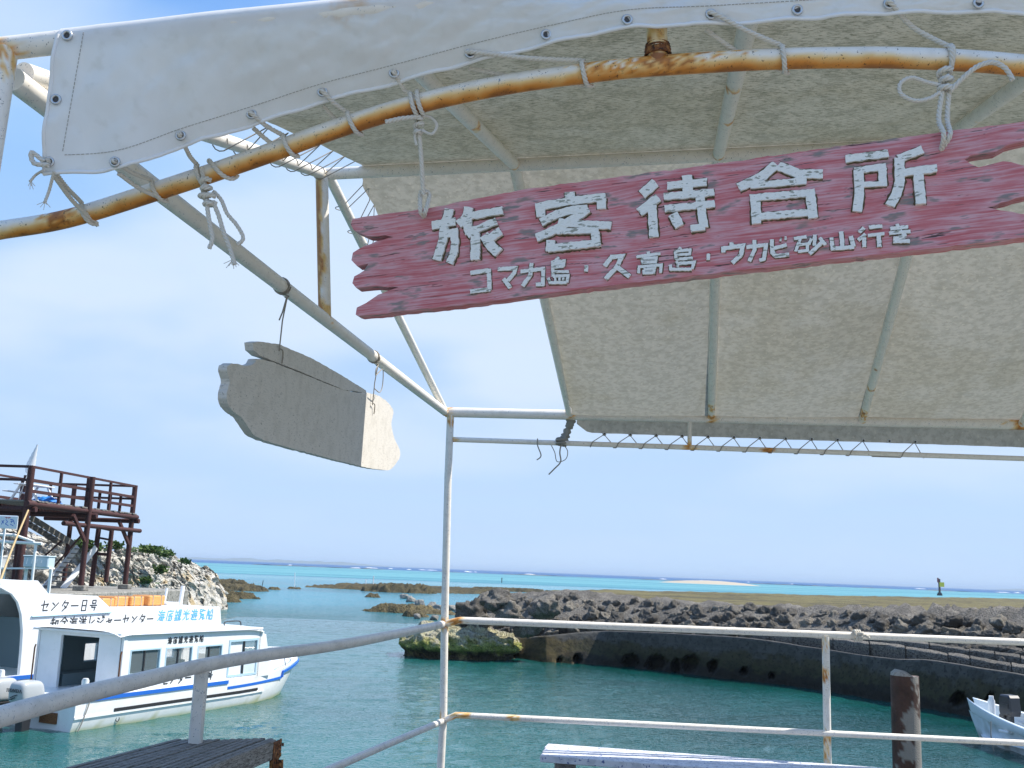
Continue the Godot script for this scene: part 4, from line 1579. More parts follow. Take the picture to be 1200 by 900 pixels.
# a lumpy boulder: squashed sphere pushed about by noise, flattened faces
func boulder(salt: float, detail: int, lumps: float, tone: Color) -> ArrayMesh:
	var s := Shape.new()
	var dirs := []
	var r := RandomNumberGenerator.new()
	r.seed = int(salt * 13.0) + 5
	for k in 9:
		dirs.append(Vector3(r.randf_range(-1, 1), r.randf_range(-1, 1), r.randf_range(-1, 1)).normalized())
	s.patch(detail * 2, detail, func(u, w):
		var a: float = fposmod(u, 1.0) * TAU
		var b: float = (w - 0.5) * PI
		var d := Vector3(cos(a) * cos(b), sin(b), sin(a) * cos(b))
		var rad := 1.0
		for q in dirs:
			var k: float = d.dot(q)
			if k > 0.62:
				rad = minf(rad, 0.70 / k)
		rad *= 1.0 + lumps * noise.get_noise_3d(d.x * 1.3 + salt, d.y * 1.3, d.z * 1.3) + lumps * 0.4 * fine.get_noise_3d(d.x * 4.0, d.y * 4.0 + salt, d.z * 4.0)
		return d * rad, func(_u, _w, p):
			var f := fine.get_noise_3d(p.x * 2.0 + salt, p.y * 2.0, p.z * 2.0)
			return Color(tone.r * (1.0 + 0.35 * f), tone.g * (1.0 + 0.35 * f), tone.b * (1.0 + 0.3 * f)))
	return s.made()


# ground that rises out of the water where shape(x, z) > 0
func reef_bed(x0: float, x1: float, z0: float, z1: float, nx: int, nz: int, shape: Callable, tone: Color, m: Material, called: String) -> void:
	var s := Shape.new()
	s.patch(nx, nz, func(u, w):
		var x := lerpf(x0, x1, u)
		var z := lerpf(z0, z1, w)
		var k: float = shape.call(x, z)
		return Vector3(x, SEA + k, z), func(_u, _w, p):
			var f := noise.get_noise_2d(p.x * 0.35, p.z * 0.35) + 0.5 * fine.get_noise_2d(p.x * 1.2, p.z * 1.2) + 1.1 * noise.get_noise_2d(p.x * 0.03, p.z * 0.06)
			var weed := smoothstep(0.10, 0.22, noise.get_noise_2d(p.x * 0.025 + 7.0, p.z * 0.10) + 0.3 * fine.get_noise_2d(p.x * 0.4, p.z * 0.4))
			return mix3(Color(tone.r * (1.0 + 0.5 * f), tone.g * (1.0 + 0.45 * f), tone.b * (1.0 + 0.4 * f)), Color(0.42, 0.40, 0.30), weed * 0.8), z1 > z0)
	setting(called, s, m)


const WALL_FOOT := [[596, 771], [608, 772], [640, 776], [707, 780], [760, 785], [852, 796], [940, 806], [1040, 823], [1140, 841], [1260, 864], [1400, 895]]
const WALL_TOP := [[596, 748], [608, 747], [640, 745], [680, 741], [715, 739.5], [760, 741], [820, 744], [880, 748], [940, 757], [1040, 771], [1085, 773], [1107, 776], [1150, 783], [1200, 791], [1260, 803], [1400, 834]]
const HEAP_TOP := [[548, 712], [560, 703], [575, 697], [600, 695], [640, 693], [680, 692], [700, 696], [760, 701], [850, 707], [950, 711], [1050, 714], [1140, 717], [1200, 719], [1260, 722], [1400, 727]]
const HOLES := [[655, 774, 3, 3], [676, 773, 5, 6], [739, 776, 10, 8], [770, 778, 13, 9], [793, 781, 6, 9], [810, 778, 10, 10], [836, 781, 6, 7], [872, 786, 5, 4], [905, 792, 4, 3], [1124, 820, 10, 8], [1160, 818, 5, 5]]


func wall_foot(px: float) -> Vector3:
	var f := polyline(WALL_FOOT, px)
	return on(px, f[1], SEA)


func build_right_shore() -> void:
	# concrete sea wall with wave-cut hollows
	var s := Shape.new()
	var rows := 34
	var bottom := -0.7
	s.patch(420, rows, func(u, w):
		var px := lerpf(600.0, 1400.0, u)
		var f := wall_foot(px)
		var t: float = polyline(WALL_TOP, px)[1]
		var slope := lerpf(0.75, 0.10, smoothstep(700.0, 722.0, px))
		var far := -f.z
		var top := at(px, t, far + slope)
		var back := Vector3(f.x, 0, f.z).normalized()
		if w > 0.86:
			# the wall's top and back
			var k: float = (w - 0.86) / 0.14
			return top + back * 0.55 * k + Vector3(0, -0.02 * k - (0.5 if k > 0.99 else 0.0), 0)
		var k: float = w / 0.86
		var y := lerpf(SEA + bottom, top.y, k)
		var above := (y - SEA) / (top.y - SEA)
		var p := f.lerp(top, above)
		p.y = y
		var dent := 0.0
		var q := look.inverse() * (p - EYE)
		var sx := 600.0 + FOCAL * q.x / -q.z
		var sy := 450.0 - FOCAL * q.y / -q.z
		for h in HOLES:
			var d := Vector2((sx - h[0]) / h[2], (sy - h[1]) / h[3]).length() + 0.35 * fine.get_noise_2d(sx * 0.2, sy * 0.2)
			dent = maxf(dent, smoothstep(1.05, 0.75, d))
		var rough_ := 0.035 * noise.get_noise_3d(p.x * 0.8, p.y * 1.4, p.z * 0.8) + 0.015 * fine.get_noise_3d(p.x * 3.0, p.y * 3.0, p.z * 3.0)
		if above < 0.22:
			rough_ += 0.10 * (0.22 - above) * (1.0 + noise.get_noise_2d(p.x * 2.0, p.z * 2.0)) * 3.0
		return p + back * (dent * 0.55 + rough_), func(_u, _w, p: Vector3):
			# weed and tide marks: grey coping, olive band, dark foot, with ragged limits
			var f := 0.24 * noise.get_noise_3d(p.x * 0.7, p.y * 2.0, p.z * 0.7) + 0.16 * fine.get_noise_3d(p.x * 3.0, p.y * 3.0, p.z * 3.0)
			var h := p.y - SEA + f
			var c := Color(0.25, 0.25, 0.25)
			c = mix3(c, Color(0.165, 0.15, 0.085), smoothstep(0.98, 0.78, h))
			c = mix3(c, Color(0.085, 0.11, 0.035), smoothstep(0.70, 0.55, h) * (0.4 + 1.2 * f))
			c = mix3(c, Color(0.06, 0.055, 0.04), smoothstep(0.42, 0.30, h))
			var ochre := smoothstep(3.2, 2.2, p.x) * smoothstep(0.95, 0.7, h)
			return mix3(c, Color(0.42, 0.31, 0.12), ochre * (0.55 + f * 1.4)))
	var wall := thing("sea_wall", "low stained concrete sea wall with dark wave-cut hollows along the basin", "wall")
	part("wall_face", s, M.concrete, wall)
	# broken rock ledges stepping up behind the wall at the right
	var ledge := thing("rock_ledge", "stepped layers of flat broken rock slabs behind the sea wall at right", "rock")
	var lines := [[880, 1250, 742, 792, 0.55], [905, 1250, 739, 780, 1.15], [880, 1240, 735, 768, 1.8], [860, 1240, 731, 757, 2.5]]
	for q in lines.size():
		var l: Array = lines[q]
		var px: float = l[0]
		while px < l[1]:
			var wide := rng.randf_range(22.0, 58.0)
			var k0: float = (px - l[0]) / (1250.0 - l[0])
			var k1: float = minf((px + wide - l[0]) / (1250.0 - l[0]), 1.0)
			var f0 := wall_foot(px)
			var f1 := wall_foot(px + wide)
			var a := at(px, lerpf(l[2], l[3], pow(k0, 1.5)), -f0.z + l[4] + 0.1)
			var b := at(px + wide - 1.0, lerpf(l[2], l[3], pow(k1, 1.5)) + rng.randf_range(-1.0, 1.0), -f1.z + l[4] + rng.randf_range(0.0, 0.25))
			var back := Vector3(f0.x, 0, f0.z).normalized()
			s = Shape.new()
			var thick := rng.randf_range(0.22, 0.34)
			var tone := rng.randf_range(0.30, 0.55)
			var nseg := 5
			s.patch(nseg, 5, func(u, w):
				var p: Vector3 = a.lerp(b, u)
				var prof := [Vector2(0.10, -thick - 0.25), Vector2(0.0, -thick * 0.55), Vector2(0.02, -0.03), Vector2(0.07, 0.0), Vector2(0.5, 0.03), Vector2(1.0, 0.02)]
				var pr: Vector2 = prof[int(round(w * 5.0))]
				var j := 0.09 * noise.get_noise_3d(p.x * 1.6, w * 2.0 + q * 5.0, p.z * 1.6)
				return p + back * (pr.x + j) + Vector3(0, pr.y + j * 0.4, 0), func(_u, _w, _p): return Color(tone, tone * 0.97, tone * 0.92))
			part("slab", s, M.rock_near, ledge)
			px += wide
	# rubble breakwater: a core and single stones
	var bw := thing("rubble_breakwater", "long heap of grey coral boulders forming the breakwater behind the sea wall", "breakwater")
	s = Shape.new()
	s.patch(240, 34, func(u, w):
		var px := lerpf(545.0, 1400.0, u)
		var f := wall_foot(maxf(px, 600.0))
		var far := -f.z + (2.0 if px < 640.0 else 1.2)
		var fy: float = polyline(WALL_TOP, maxf(px, 600.0))[1]
		var ty: float = polyline(HEAP_TOP, px)[1] + 3.0
		var rise := smoothstep(1000.0, 1130.0, px)
		var base := at(px, fy + 6.0, far)
		var top := at(px, ty, far + lerpf(2.6, 3.4, rise))
		var back := Vector3(f.x, 0, f.z).normalized()
		var p: Vector3
		if w < 0.6:
			p = base.lerp(top, w / 0.6)
			p += back * -0.25 * sin(w / 0.6 * PI)
		else:
			p = top + back * (w - 0.6) * 14.0 + Vector3(0, -2.6 * smoothstep(0.75, 1.0, w), 0)
		var amp := 0.20 + 0.22 * rise
		var d := noise.get_noise_3d(p.x * 0.7, p.y * 1.0, p.z * 0.7) * amp * 1.5 + absf(fine.get_noise_3d(p.x * 1.6, p.y * 1.6, p.z * 1.6)) * amp * 0.8
		return p + Vector3(0, d * 0.8, 0) + back * d * 1.1, func(_u, _w, p: Vector3):
			var f := noise.get_noise_3d(p.x * 0.9, p.y * 0.9, p.z * 0.9)
			return Color(0.44, 0.42, 0.39) * (1.0 + 0.8 * f))
	part("core", s, M.rock_near, bw)
	var kinds := []
	for k in 10:
		kinds.append(boulder(k * 3.7 + 1.0, 18, 0.42, [Color(0.68, 0.65, 0.60), Color(0.48, 0.46, 0.43), Color(0.95, 0.88, 0.78), Color(0.36, 0.35, 0.335)][k % 4]))
	var rows4 := 4
	for j in rows4:
		var px := 556.0 + j * 5.0
		while px < 1262.0:
			var v := (j + 0.45) / rows4 + rng.randf_range(-0.08, 0.08)
			var f := wall_foot(maxf(px, 600.0))
			var far := -f.z + (2.0 if px < 640.0 else 1.2)
			var fy: float = polyline(WALL_TOP, maxf(px, 600.0))[1]
			var ty: float = polyline(HEAP_TOP, px)[1] + 7.0
			var p := at(px, fy, far).lerp(at(px, ty, far + 2.6), v)
			var r := rng.randf_range(0.16, 0.36) * lerpf(1.1, 0.95, (px - 556.0) / 580.0)
			if px > 1150.0 and rng.randf() < 0.3:
				px += rng.randf_range(14.0, 22.0)
				continue
			var o := MeshInstance3D.new()
			o.mesh = kinds[rng.randi() % kinds.size()]
			o.material_override = M.rock_near
			o.name = "stone"
			bw.add_child(o, true)
			o.transform = Transform3D(Basis.from_euler(Vector3(rng.randf_range(-0.5, 0.5), rng.randf() * TAU, rng.randf_range(-0.5, 0.5))).scaled_local(Vector3(r * rng.randf_range(0.9, 1.4), r * rng.randf_range(0.65, 0.95), r)), p)
			px += r * 1200.0 / far * rng.randf_range(1.15, 1.6)
	# the big stones at the breakwater's tip
	for b in [[585, 706, 39.5, 0.72, 0.36, 0.2], [553, 716, 40.6, 0.62, 0.48, 1.0], [596, 718, 39.2, 0.62, 0.40, 2.0], [618, 737, 39.6, 0.50, 0.34, 0.7], [560, 731, 40.2, 0.50, 0.30, 2.6], [640, 712, 39.5, 0.6, 0.4, 4.0], [572, 703, 41.0, 0.45, 0.30, 1.5]]:
		var o := MeshInstance3D.new()
		o.mesh = kinds[int(b[5] * 7.0) % kinds.size()]
		o.material_override = M.rock_near
		o.name = "stone"
		bw.add_child(o, true)
		o.transform = Transform3D(Basis(Vector3.UP, b[5]).scaled_local(Vector3(b[3] * 1.15, b[4] * 1.15, b[3])), at(b[0], b[1], b[2]))
	# mossy undercut rock at the water
	var mid := on(538, 771, SEA)
	s = Shape.new()
	s.patch(170, 70, func(u, w):
		var a: float = fposmod(u, 1.0) * TAU
		var b: float = lerpf(-0.45, 0.5, w) * PI
		var d := Vector3(cos(a) * cos(b), sin(b), sin(a) * cos(b))
		var box := pow(absf(d.x), 0.75) * signf(d.x)
		var p := Vector3(box * 2.42, d.y * 1.22, d.z * 1.9)
		if p.y > 0.0:
			p.y = pow(p.y / 1.22, 0.62) * 1.14 * (1.0 - 0.10 * d.x - 0.16 * maxf(0.0, -d.x - 0.4))
		var under := smoothstep(0.42, 0.10, p.y)
		p.x *= 1.0 - 0.16 * under
		p.z *= 1.0 - 0.30 * under
		var n := noise.get_noise_3d(p.x * 0.9, p.y * 1.4, p.z * 0.9) * 0.30 + fine.get_noise_3d(p.x * 2.6, p.y * 3.2, p.z * 2.6) * 0.20 + fine.get_noise_3d(p.x * 7.0, p.y * 7.0, p.z * 7.0) * 0.07
		return mid + Vector3(0, 0, -0.6) + p + d * n, func(_u, _w, p: Vector3):
			var f := noise.get_noise_3d(p.x * 1.6, p.y * 1.6, p.z * 1.6) + 0.5 * fine.get_noise_3d(p.x * 5.0, p.y * 5.0, p.z * 5.0)
			var h := p.y - SEA + 0.35 * f
			var c := Color(1.35, 1.12, 0.72)
			c = mix3(c, Color(0.62, 0.72, 0.20), smoothstep(0.82, 0.55, h) * smoothstep(0.18, 0.35, h))
			c = mix3(c, Color(0.22, 0.20, 0.13), smoothstep(0.32, 0.16, h))
			return c * (1.0 + 0.35 * f))
	single("mossy_rock", s, M.rock_near, "undercut tan rock with green weed at the water's edge below the breakwater", "rock")
	# reef flats beyond
	var edge := func(x, z, fr): return noise.get_noise_2d(x * fr, z * fr)
	reef_bed(3.0, 270.0, -84.0, -470.0, 240, 260, func(x, z):
		var hi: float = 188.0 + 1.02 * x + 16.0 * edge.call(x, z, 0.012) + 6.0 * edge.call(x, z, 0.06)
		var k: float = minf((hi + z) / 14.0, (-z - 100.0) / 12.0)
		k = minf(k, (x - 5.0 + 10.0 * edge.call(x, z, 0.05)) / 10.0)
		return clampf(k * 1.4 - 0.55, -0.7, 0.36) + 0.20 * edge.call(x * 3.0, z * 3.0, 0.03) + 0.12 * fine.get_noise_2d(x * 0.4, z * 0.4), Color(1.0, 0.95, 0.56), M.reef, "reef_flat")
	for isl in [[482, 690, 13.0, 8.5, 0.62], [470, 692, 4.5, 3.6, 0.95], [597, 691, 7.0, 2.5, 0.50], [472, 715.5, 2.7, 1.5, 0.50], [498, 717, 2.6, 0.9, 0.25], [486, 720.5, 0.8, 0.6, 0.3], [437, 698, 0.8, 0.7, 0.35], [283, 690, 2.8, 2.6, 0.6], [266, 686, 3.4, 3.2, 0.8], [275, 699, 1.8, 1.3, 0.5], [255, 703, 1.6, 1.4, 0.5], [322, 689, 0.7, 0.6, 0.28], [345, 688, 0.9, 0.6, 0.2], [250, 697, 1.5, 1.8, 0.8]]:
		var c := on(isl[0], isl[1] + 2.0, SEA)
		var rx: float = isl[2]
		var rz: float = isl[3]
		var hh: float = isl[4]
		reef_bed(c.x - rx * 1.5, c.x + rx * 1.5, c.z + rz * 1.5, c.z - rz * 1.5, 70, 40, func(x, z):
			var d := Vector2((x - c.x) / rx, (z - c.z) / rz).length() + 0.38 * noise.get_noise_2d(x * 0.5, z * 0.5) + 0.15 * fine.get_noise_2d(x * 1.4, z * 1.4)
			return clampf((1.05 - d) * 2.6 * hh, -0.7, hh) * 1.0 + 0.40 * hh * noise.get_noise_2d(x * 1.0, z * 1.0) + 0.30 * hh * fine.get_noise_2d(x * 2.6, z * 2.6), Color(0.52, 0.50, 0.44), M.reef, "reef")
	# pale stepping boulders between reef and breakwater
	var spots := [[474, 699, 0.55], [481, 703, 0.55], [492, 707, 0.48], [504, 711, 0.34], [507, 710, 0.48], [513, 714, 0.48], [530, 713, 0.5], [537, 716, 0.42], [489, 722.5, 0.30], [509, 724, 0.34]]
	var where := ["leftmost, against the flat reef", "second from the flat reef", "third from the flat reef, standing alone", "small one, fourth from the flat reef", "round one left of the white post", "low one touching the white post's left side", "first right of the white post", "last one before the breakwater boulders", "small brown one low in the water left of the post", "brown one just above the left rail by the post"]
	var pale := []
	for k in 3:
		pale.append(boulder(k * 5.1 + 60.0, 14, 0.22, Color(1.65, 1.45, 1.08)))
	for q in spots.size():
		var sp: Array = spots[q]
		var o := single("boulder", pale[q % pale.size()], M.rock_near, "pale boulder off the breakwater, " + where[q], "boulder", "pale boulders in a row off the breakwater")
		o.transform = Transform3D(Basis(Vector3.UP, q * 1.3).scaled_local(Vector3(sp[2], sp[2] * 0.8, sp[2])), on(sp[0], sp[1] + 2.5, SEA) + Vector3(0, sp[2] * 0.3, 0))
	# small open boat at the right edge
	build_skiff()


func build_skiff() -> void:
	var bow := on(1150, 868, SEA)
	var aft := on(1250, 893, SEA)
	var d := (aft - bow)
	d.y = 0
	d = d.normalized()
	# local x runs from bow to stern, z to the near side
	var xf := Transform3D(Basis(d, Vector3.UP, d.cross(Vector3.UP)), bow)
	var t := thing("open_boat", "small pale blue open boat with a black outboard, moored at the right edge", "boat", xf)
	var L := 4.6
	var half := func(k): return 0.72 * pow(sin(clampf(k * 1.25 + 0.02, 0.0, 1.0) * PI * 0.5), 0.75)
	var sheer := func(k): return 0.50 + 0.36 * pow(1.0 - k, 2.2)
	var s := Shape.new()
	s.patch(40, 14, func(u, w):
		var b: float = half.call(u)
		var an := lerpf(-PI * 0.5, PI * 0.5, w)
		var k := absf(sin(an))
		var y := lerpf(-0.30, sheer.call(u) * 0.72, pow(k, 1.6))
		var off: float = 0.20 * (1.0 - u) * (1.0 - u) * pow(k, 1.5)
		return Vector3(u * L - off * 1.6 + 0.28 * (1.0 - k) * (1.0 - u), y, b * signf(an) * pow(k, 0.55) * 0.93), func(_u, _w, p: Vector3):
			var f := noise.get_noise_3d(p.x * 3.0, p.y * 3.0, p.z * 3.0) + 0.5 * fine.get_noise_3d(p.x * 9.0, p.y * 9.0, p.z * 9.0)
			return mix3(Color(0.80, 0.90, 0.97), Color(0.42, 0.46, 0.45), (f - 0.12) * 3.0))
	part("hull", s, M.gel, t)
	s = Shape.new()
	for sd in [-1.0, 1.0]:
		s.patch(40, 4, func(u, w):
			var b: float = half.call(u)
			var y: float = sheer.call(u)
			var pr := [Vector2(0.92, 0.70), Vector2(1.06, 0.74), Vector2(1.10, 0.98), Vector2(1.04, 1.03), Vector2(0.90, 1.0)]
			var q: Vector2 = pr[int(round(w * 4.0))]
			return Vector3(u * L - 0.32 * (1.0 - u) * (1.0 - u) * q.y, y * q.y, sd * (b * q.x + 0.02)), func(_u, _w, _p): return Color(0.86, 0.93, 0.99), sd > 0.0)
	part("gunwale", s, M.gel, t)
	s = Shape.new()
	s.patch(12, 2, func(u, w): return Vector3(0.05 + u * L * 0.95, 0.16, lerpf(-0.55, 0.55, w) * smoothstep(0.0, 0.25, u + 0.05)), null)
	part("floor", s, M.gel, t)
	s = Shape.new()
	s.box(Vector3(1.5, 0.42, 0.0), Vector3(0.28, 0.05, 1.25), Basis(), Color.WHITE, 0.01)
	part("thwart", s, M.gel, t)
	s = Shape.new()
	s.tube([Vector3(0.36, 0.2, -0.02), Vector3(0.36, 0.90, -0.02), Vector3(0.36, 0.94, -0.02)], [0.075, 0.075, 0.05], 10)
	s.tube([Vector3(0.36, 0.90, -0.02), Vector3(0.36, 1.0, -0.02)], 0.05, 10)
	part("fuel_can", s, M.gel, t)
	# outboard: cowl, midsection, clamp
	var m := Node3D.new()
	m.name = "outboard_motor"
	t.add_child(m)
	m.position = Vector3(0.95, 0.66, 0.0)
	s = Shape.new()
	s.prism(PackedVector2Array([Vector2(-0.16, 0.0), Vector2(0.16, 0.0), Vector2(0.19, 0.10), Vector2(0.165, 0.38), Vector2(0.12, 0.43), Vector2(-0.14, 0.43), Vector2(-0.18, 0.36), Vector2(-0.19, 0.08)]), -0.13, 0.13, Transform3D(), Color.WHITE, 0.03)
	part("cowl", s, M.motor_black, m)
	s = Shape.new()
	s.box(Vector3(0.03, 0.20, 0.135), Vector3(0.20, 0.10, 0.012), Basis(), Color(6, 6, 6))
	part("panel", s, M.motor_black, m)
	s = Shape.new()
	s.box(Vector3(0.0, -0.28, 0.0), Vector3(0.16, 0.58, 0.12), Basis(), Color(1.6, 1.6, 1.6), 0.02)
	part("midsection", s, M.motor_black, m)
	s = Shape.new()
	s.box(Vector3(-0.14, -0.06, 0.0), Vector3(0.16, 0.14, 0.20), Basis(), Color(10, 10, 10), 0.01)
	part("clamp", s, M.motor_black, m)
	s = Shape.new()
	s.tube(Shape.smooth_line([Vector3(1.35, 0.60, 0.78), Vector3(1.36, 0.30, 0.80), Vector3(1.37, -0.05, 0.74)], 0.03), 0.012, 6)
	part("mooring_line", s, M.cord, t)


# ---------------------------------------------------------------- left shore

func log_bar(s: Shape, a: Vector3, b: Vector3, r: float) -> void:
	s.tube(split([a, b], 0.6), r, 9)


func bush(px: float, py: float, far: float, wide: float, tall: float, label: String) -> void:
	var s := Shape.new()
	var mid := at(px, py, far)
	for k in int(520.0 * wide):
		var d := Vector3(rng.randfn(0.0, 0.42) * wide, rng.randf_range(-0.35, 0.55) * tall, rng.randfn(0.0, 0.4) * wide * 0.7)
		var p := mid + d
		var a := Vector3(rng.randf_range(-1, 1), rng.randf_range(-0.3, 1), rng.randf_range(-1, 1)).normalized()
		var b := a.cross(Vector3(rng.randf_range(-1, 1), 1, rng.randf_range(-1, 1))).normalized()
		var l := rng.randf_range(0.12, 0.26)
		var g := rng.randf_range(0.6, 1.5)
		var col := Color(g * rng.randf_range(1.0, 1.9), g * 1.2, g * 0.8)
		s.tri(p, p + a * l + b * l * 0.3, p + a * l * 0.5 - b * l * 0.35, a.cross(b), col)
		s.tri(p + a * l + b * l * 0.3, p + a * l * 1.3, p + a * l * 0.5 - b * l * 0.35, a.cross(b), col)
	single("shrub", s, M.leaf, label, "shrub", "shrubs on the coral cliff")


const CLIFF_TOP := [[-140, 598], [-40, 606], [20, 622], [60, 634], [100, 640], [135, 640], [160, 642], [184, 647], [198, 652], [207, 662], [214, 674], [219, 686], [222, 700], [224, 716]]


func build_left_shore() -> void:
	# coral cliff: honeycombed face leaning out over a notch
	var s := Shape.new()
	s.patch(520, 170, func(u, w):
		var px := lerpf(-140.0, 224.0, u)
		var ty: float = polyline(CLIFF_TOP, px)[1]
		var far := lerpf(54.0, 64.0, smoothstep(60.0, 250.0, px))
		var base := at(px, 722.0, far - 1.0)
		base.y = SEA - 0.4
		var top := at(px, ty, far)
		var k := minf(w / 0.72, 1.0)
		var p := base.lerp(top, k)
		if w > 0.72:
			p += Vector3(0, -0.6 * smoothstep(0.72, 1.0, w), -(w - 0.72) * 30.0)
		# an overhang above the water-cut notch
		p.z += 0.9 * sin(clampf((k - 0.25) * 1.5, 0.0, 1.0) * PI) - 2.2 * smoothstep(0.42, 0.22, k)
		p.x -= 1.6 * smoothstep(0.42, 0.22, k) * smoothstep(180.0, 222.0, px)
		var a := noise.get_noise_3d(p.x * 0.35, p.y * 0.5, p.z * 0.35)
		var b := absf(noise.get_noise_3d(p.x * 1.0, p.y * 1.2, p.z * 1.0 + 9.0))
		var c := absf(fine.get_noise_3d(p.x * 2.4, p.y * 2.8, p.z * 2.4))
		var deep := smoothstep(0.30, 0.05, absf(fine.get_noise_3d(p.x * 0.8, p.y * 1.1, p.z * 0.8 + 30.0))) * 0.30
		var edge := clampf((224.0 - px) / 2.0, 0.35, 1.0)
		var pit := absf(fine.get_noise_3d(p.x * 5.5, p.y * 6.0, p.z * 5.5))
		var d := 0.9 * a - 0.55 * b - 0.55 * c - 0.40 * pit - deep * 1.3
		return p + (Vector3(-0.12, 0.35, 1.0) * d + Vector3(0.30 * noise.get_noise_3d(p.x * 1.1 + 70.0, p.y * 1.1, p.z * 1.1) + 0.2 * fine.get_noise_3d(p.x * 2.2, p.y * 2.2 + 50.0, p.z * 2.2), 0.3 * noise.get_noise_3d(p.x * 1.2, p.y * 1.2, p.z * 1.2 + 33.0), 0.0)) * edge, func(_u, _w, p: Vector3):
			var f := fine.get_noise_3d(p.x * 1.6, p.y * 1.6, p.z * 1.6) + 0.6 * noise.get_noise_3d(p.x * 0.5, p.y * 0.5, p.z * 0.5)
			var c := mix3(Color(1.1, 1.08, 1.02), Color(0.72, 0.70, 0.67), 0.30 - f * 1.2)
			return mix3(c, Color(0.95, 0.72, 0.40), (noise.get_noise_3d(p.x * 0.6 + 40.0, p.y * 0.9, p.z * 0.6) - 0.22) * 3.0 * smoothstep(1.6, 0.2, p.y)))
	setting("cliff", s, M.coral)
	# concrete landing
	s = Shape.new()
	var q0 := on(168, 696, -0.02)
	s.box(Vector3(-26.0, -1.31, -47.2), Vector3(19.4, 2.6, 12.0), Basis(Vector3.UP, -0.12), Color(1.7, 1.68, 1.62), 0.05)
	setting("landing", s, M.concrete)
	var names := ["yellow-green shrub on the cliff top right of the timber platform", "small shrub on the cliff edge just right of the platform's corner post", "shrub low on the cliff face above the orange boxes", "leafy shrub behind the platform's middle post", "low shrub near the right end of the cliff top", "dark shrub in the middle of the cliff face", "tiny shrub on the cliff between the two stair posts", "shrub at the far right shoulder of the cliff"]
	var spots := [[176, 646, 58, 0.9, 0.3], [134, 641, 56, 0.5, 0.25], [171, 682, 57, 0.32, 0.3], [100, 641, 55, 0.7, 0.5], [194, 650, 59.5, 0.55, 0.2], [188, 669, 58.5, 0.4, 0.35], [110, 644, 55, 0.4, 0.3], [217, 659, 60.5, 0.25, 0.15]]
	for k in spots.size():
		bush(spots[k][0], spots[k][1], spots[k][2], spots[k][3], spots[k][4], names[k])
	build_platform()
	build_landing_things()


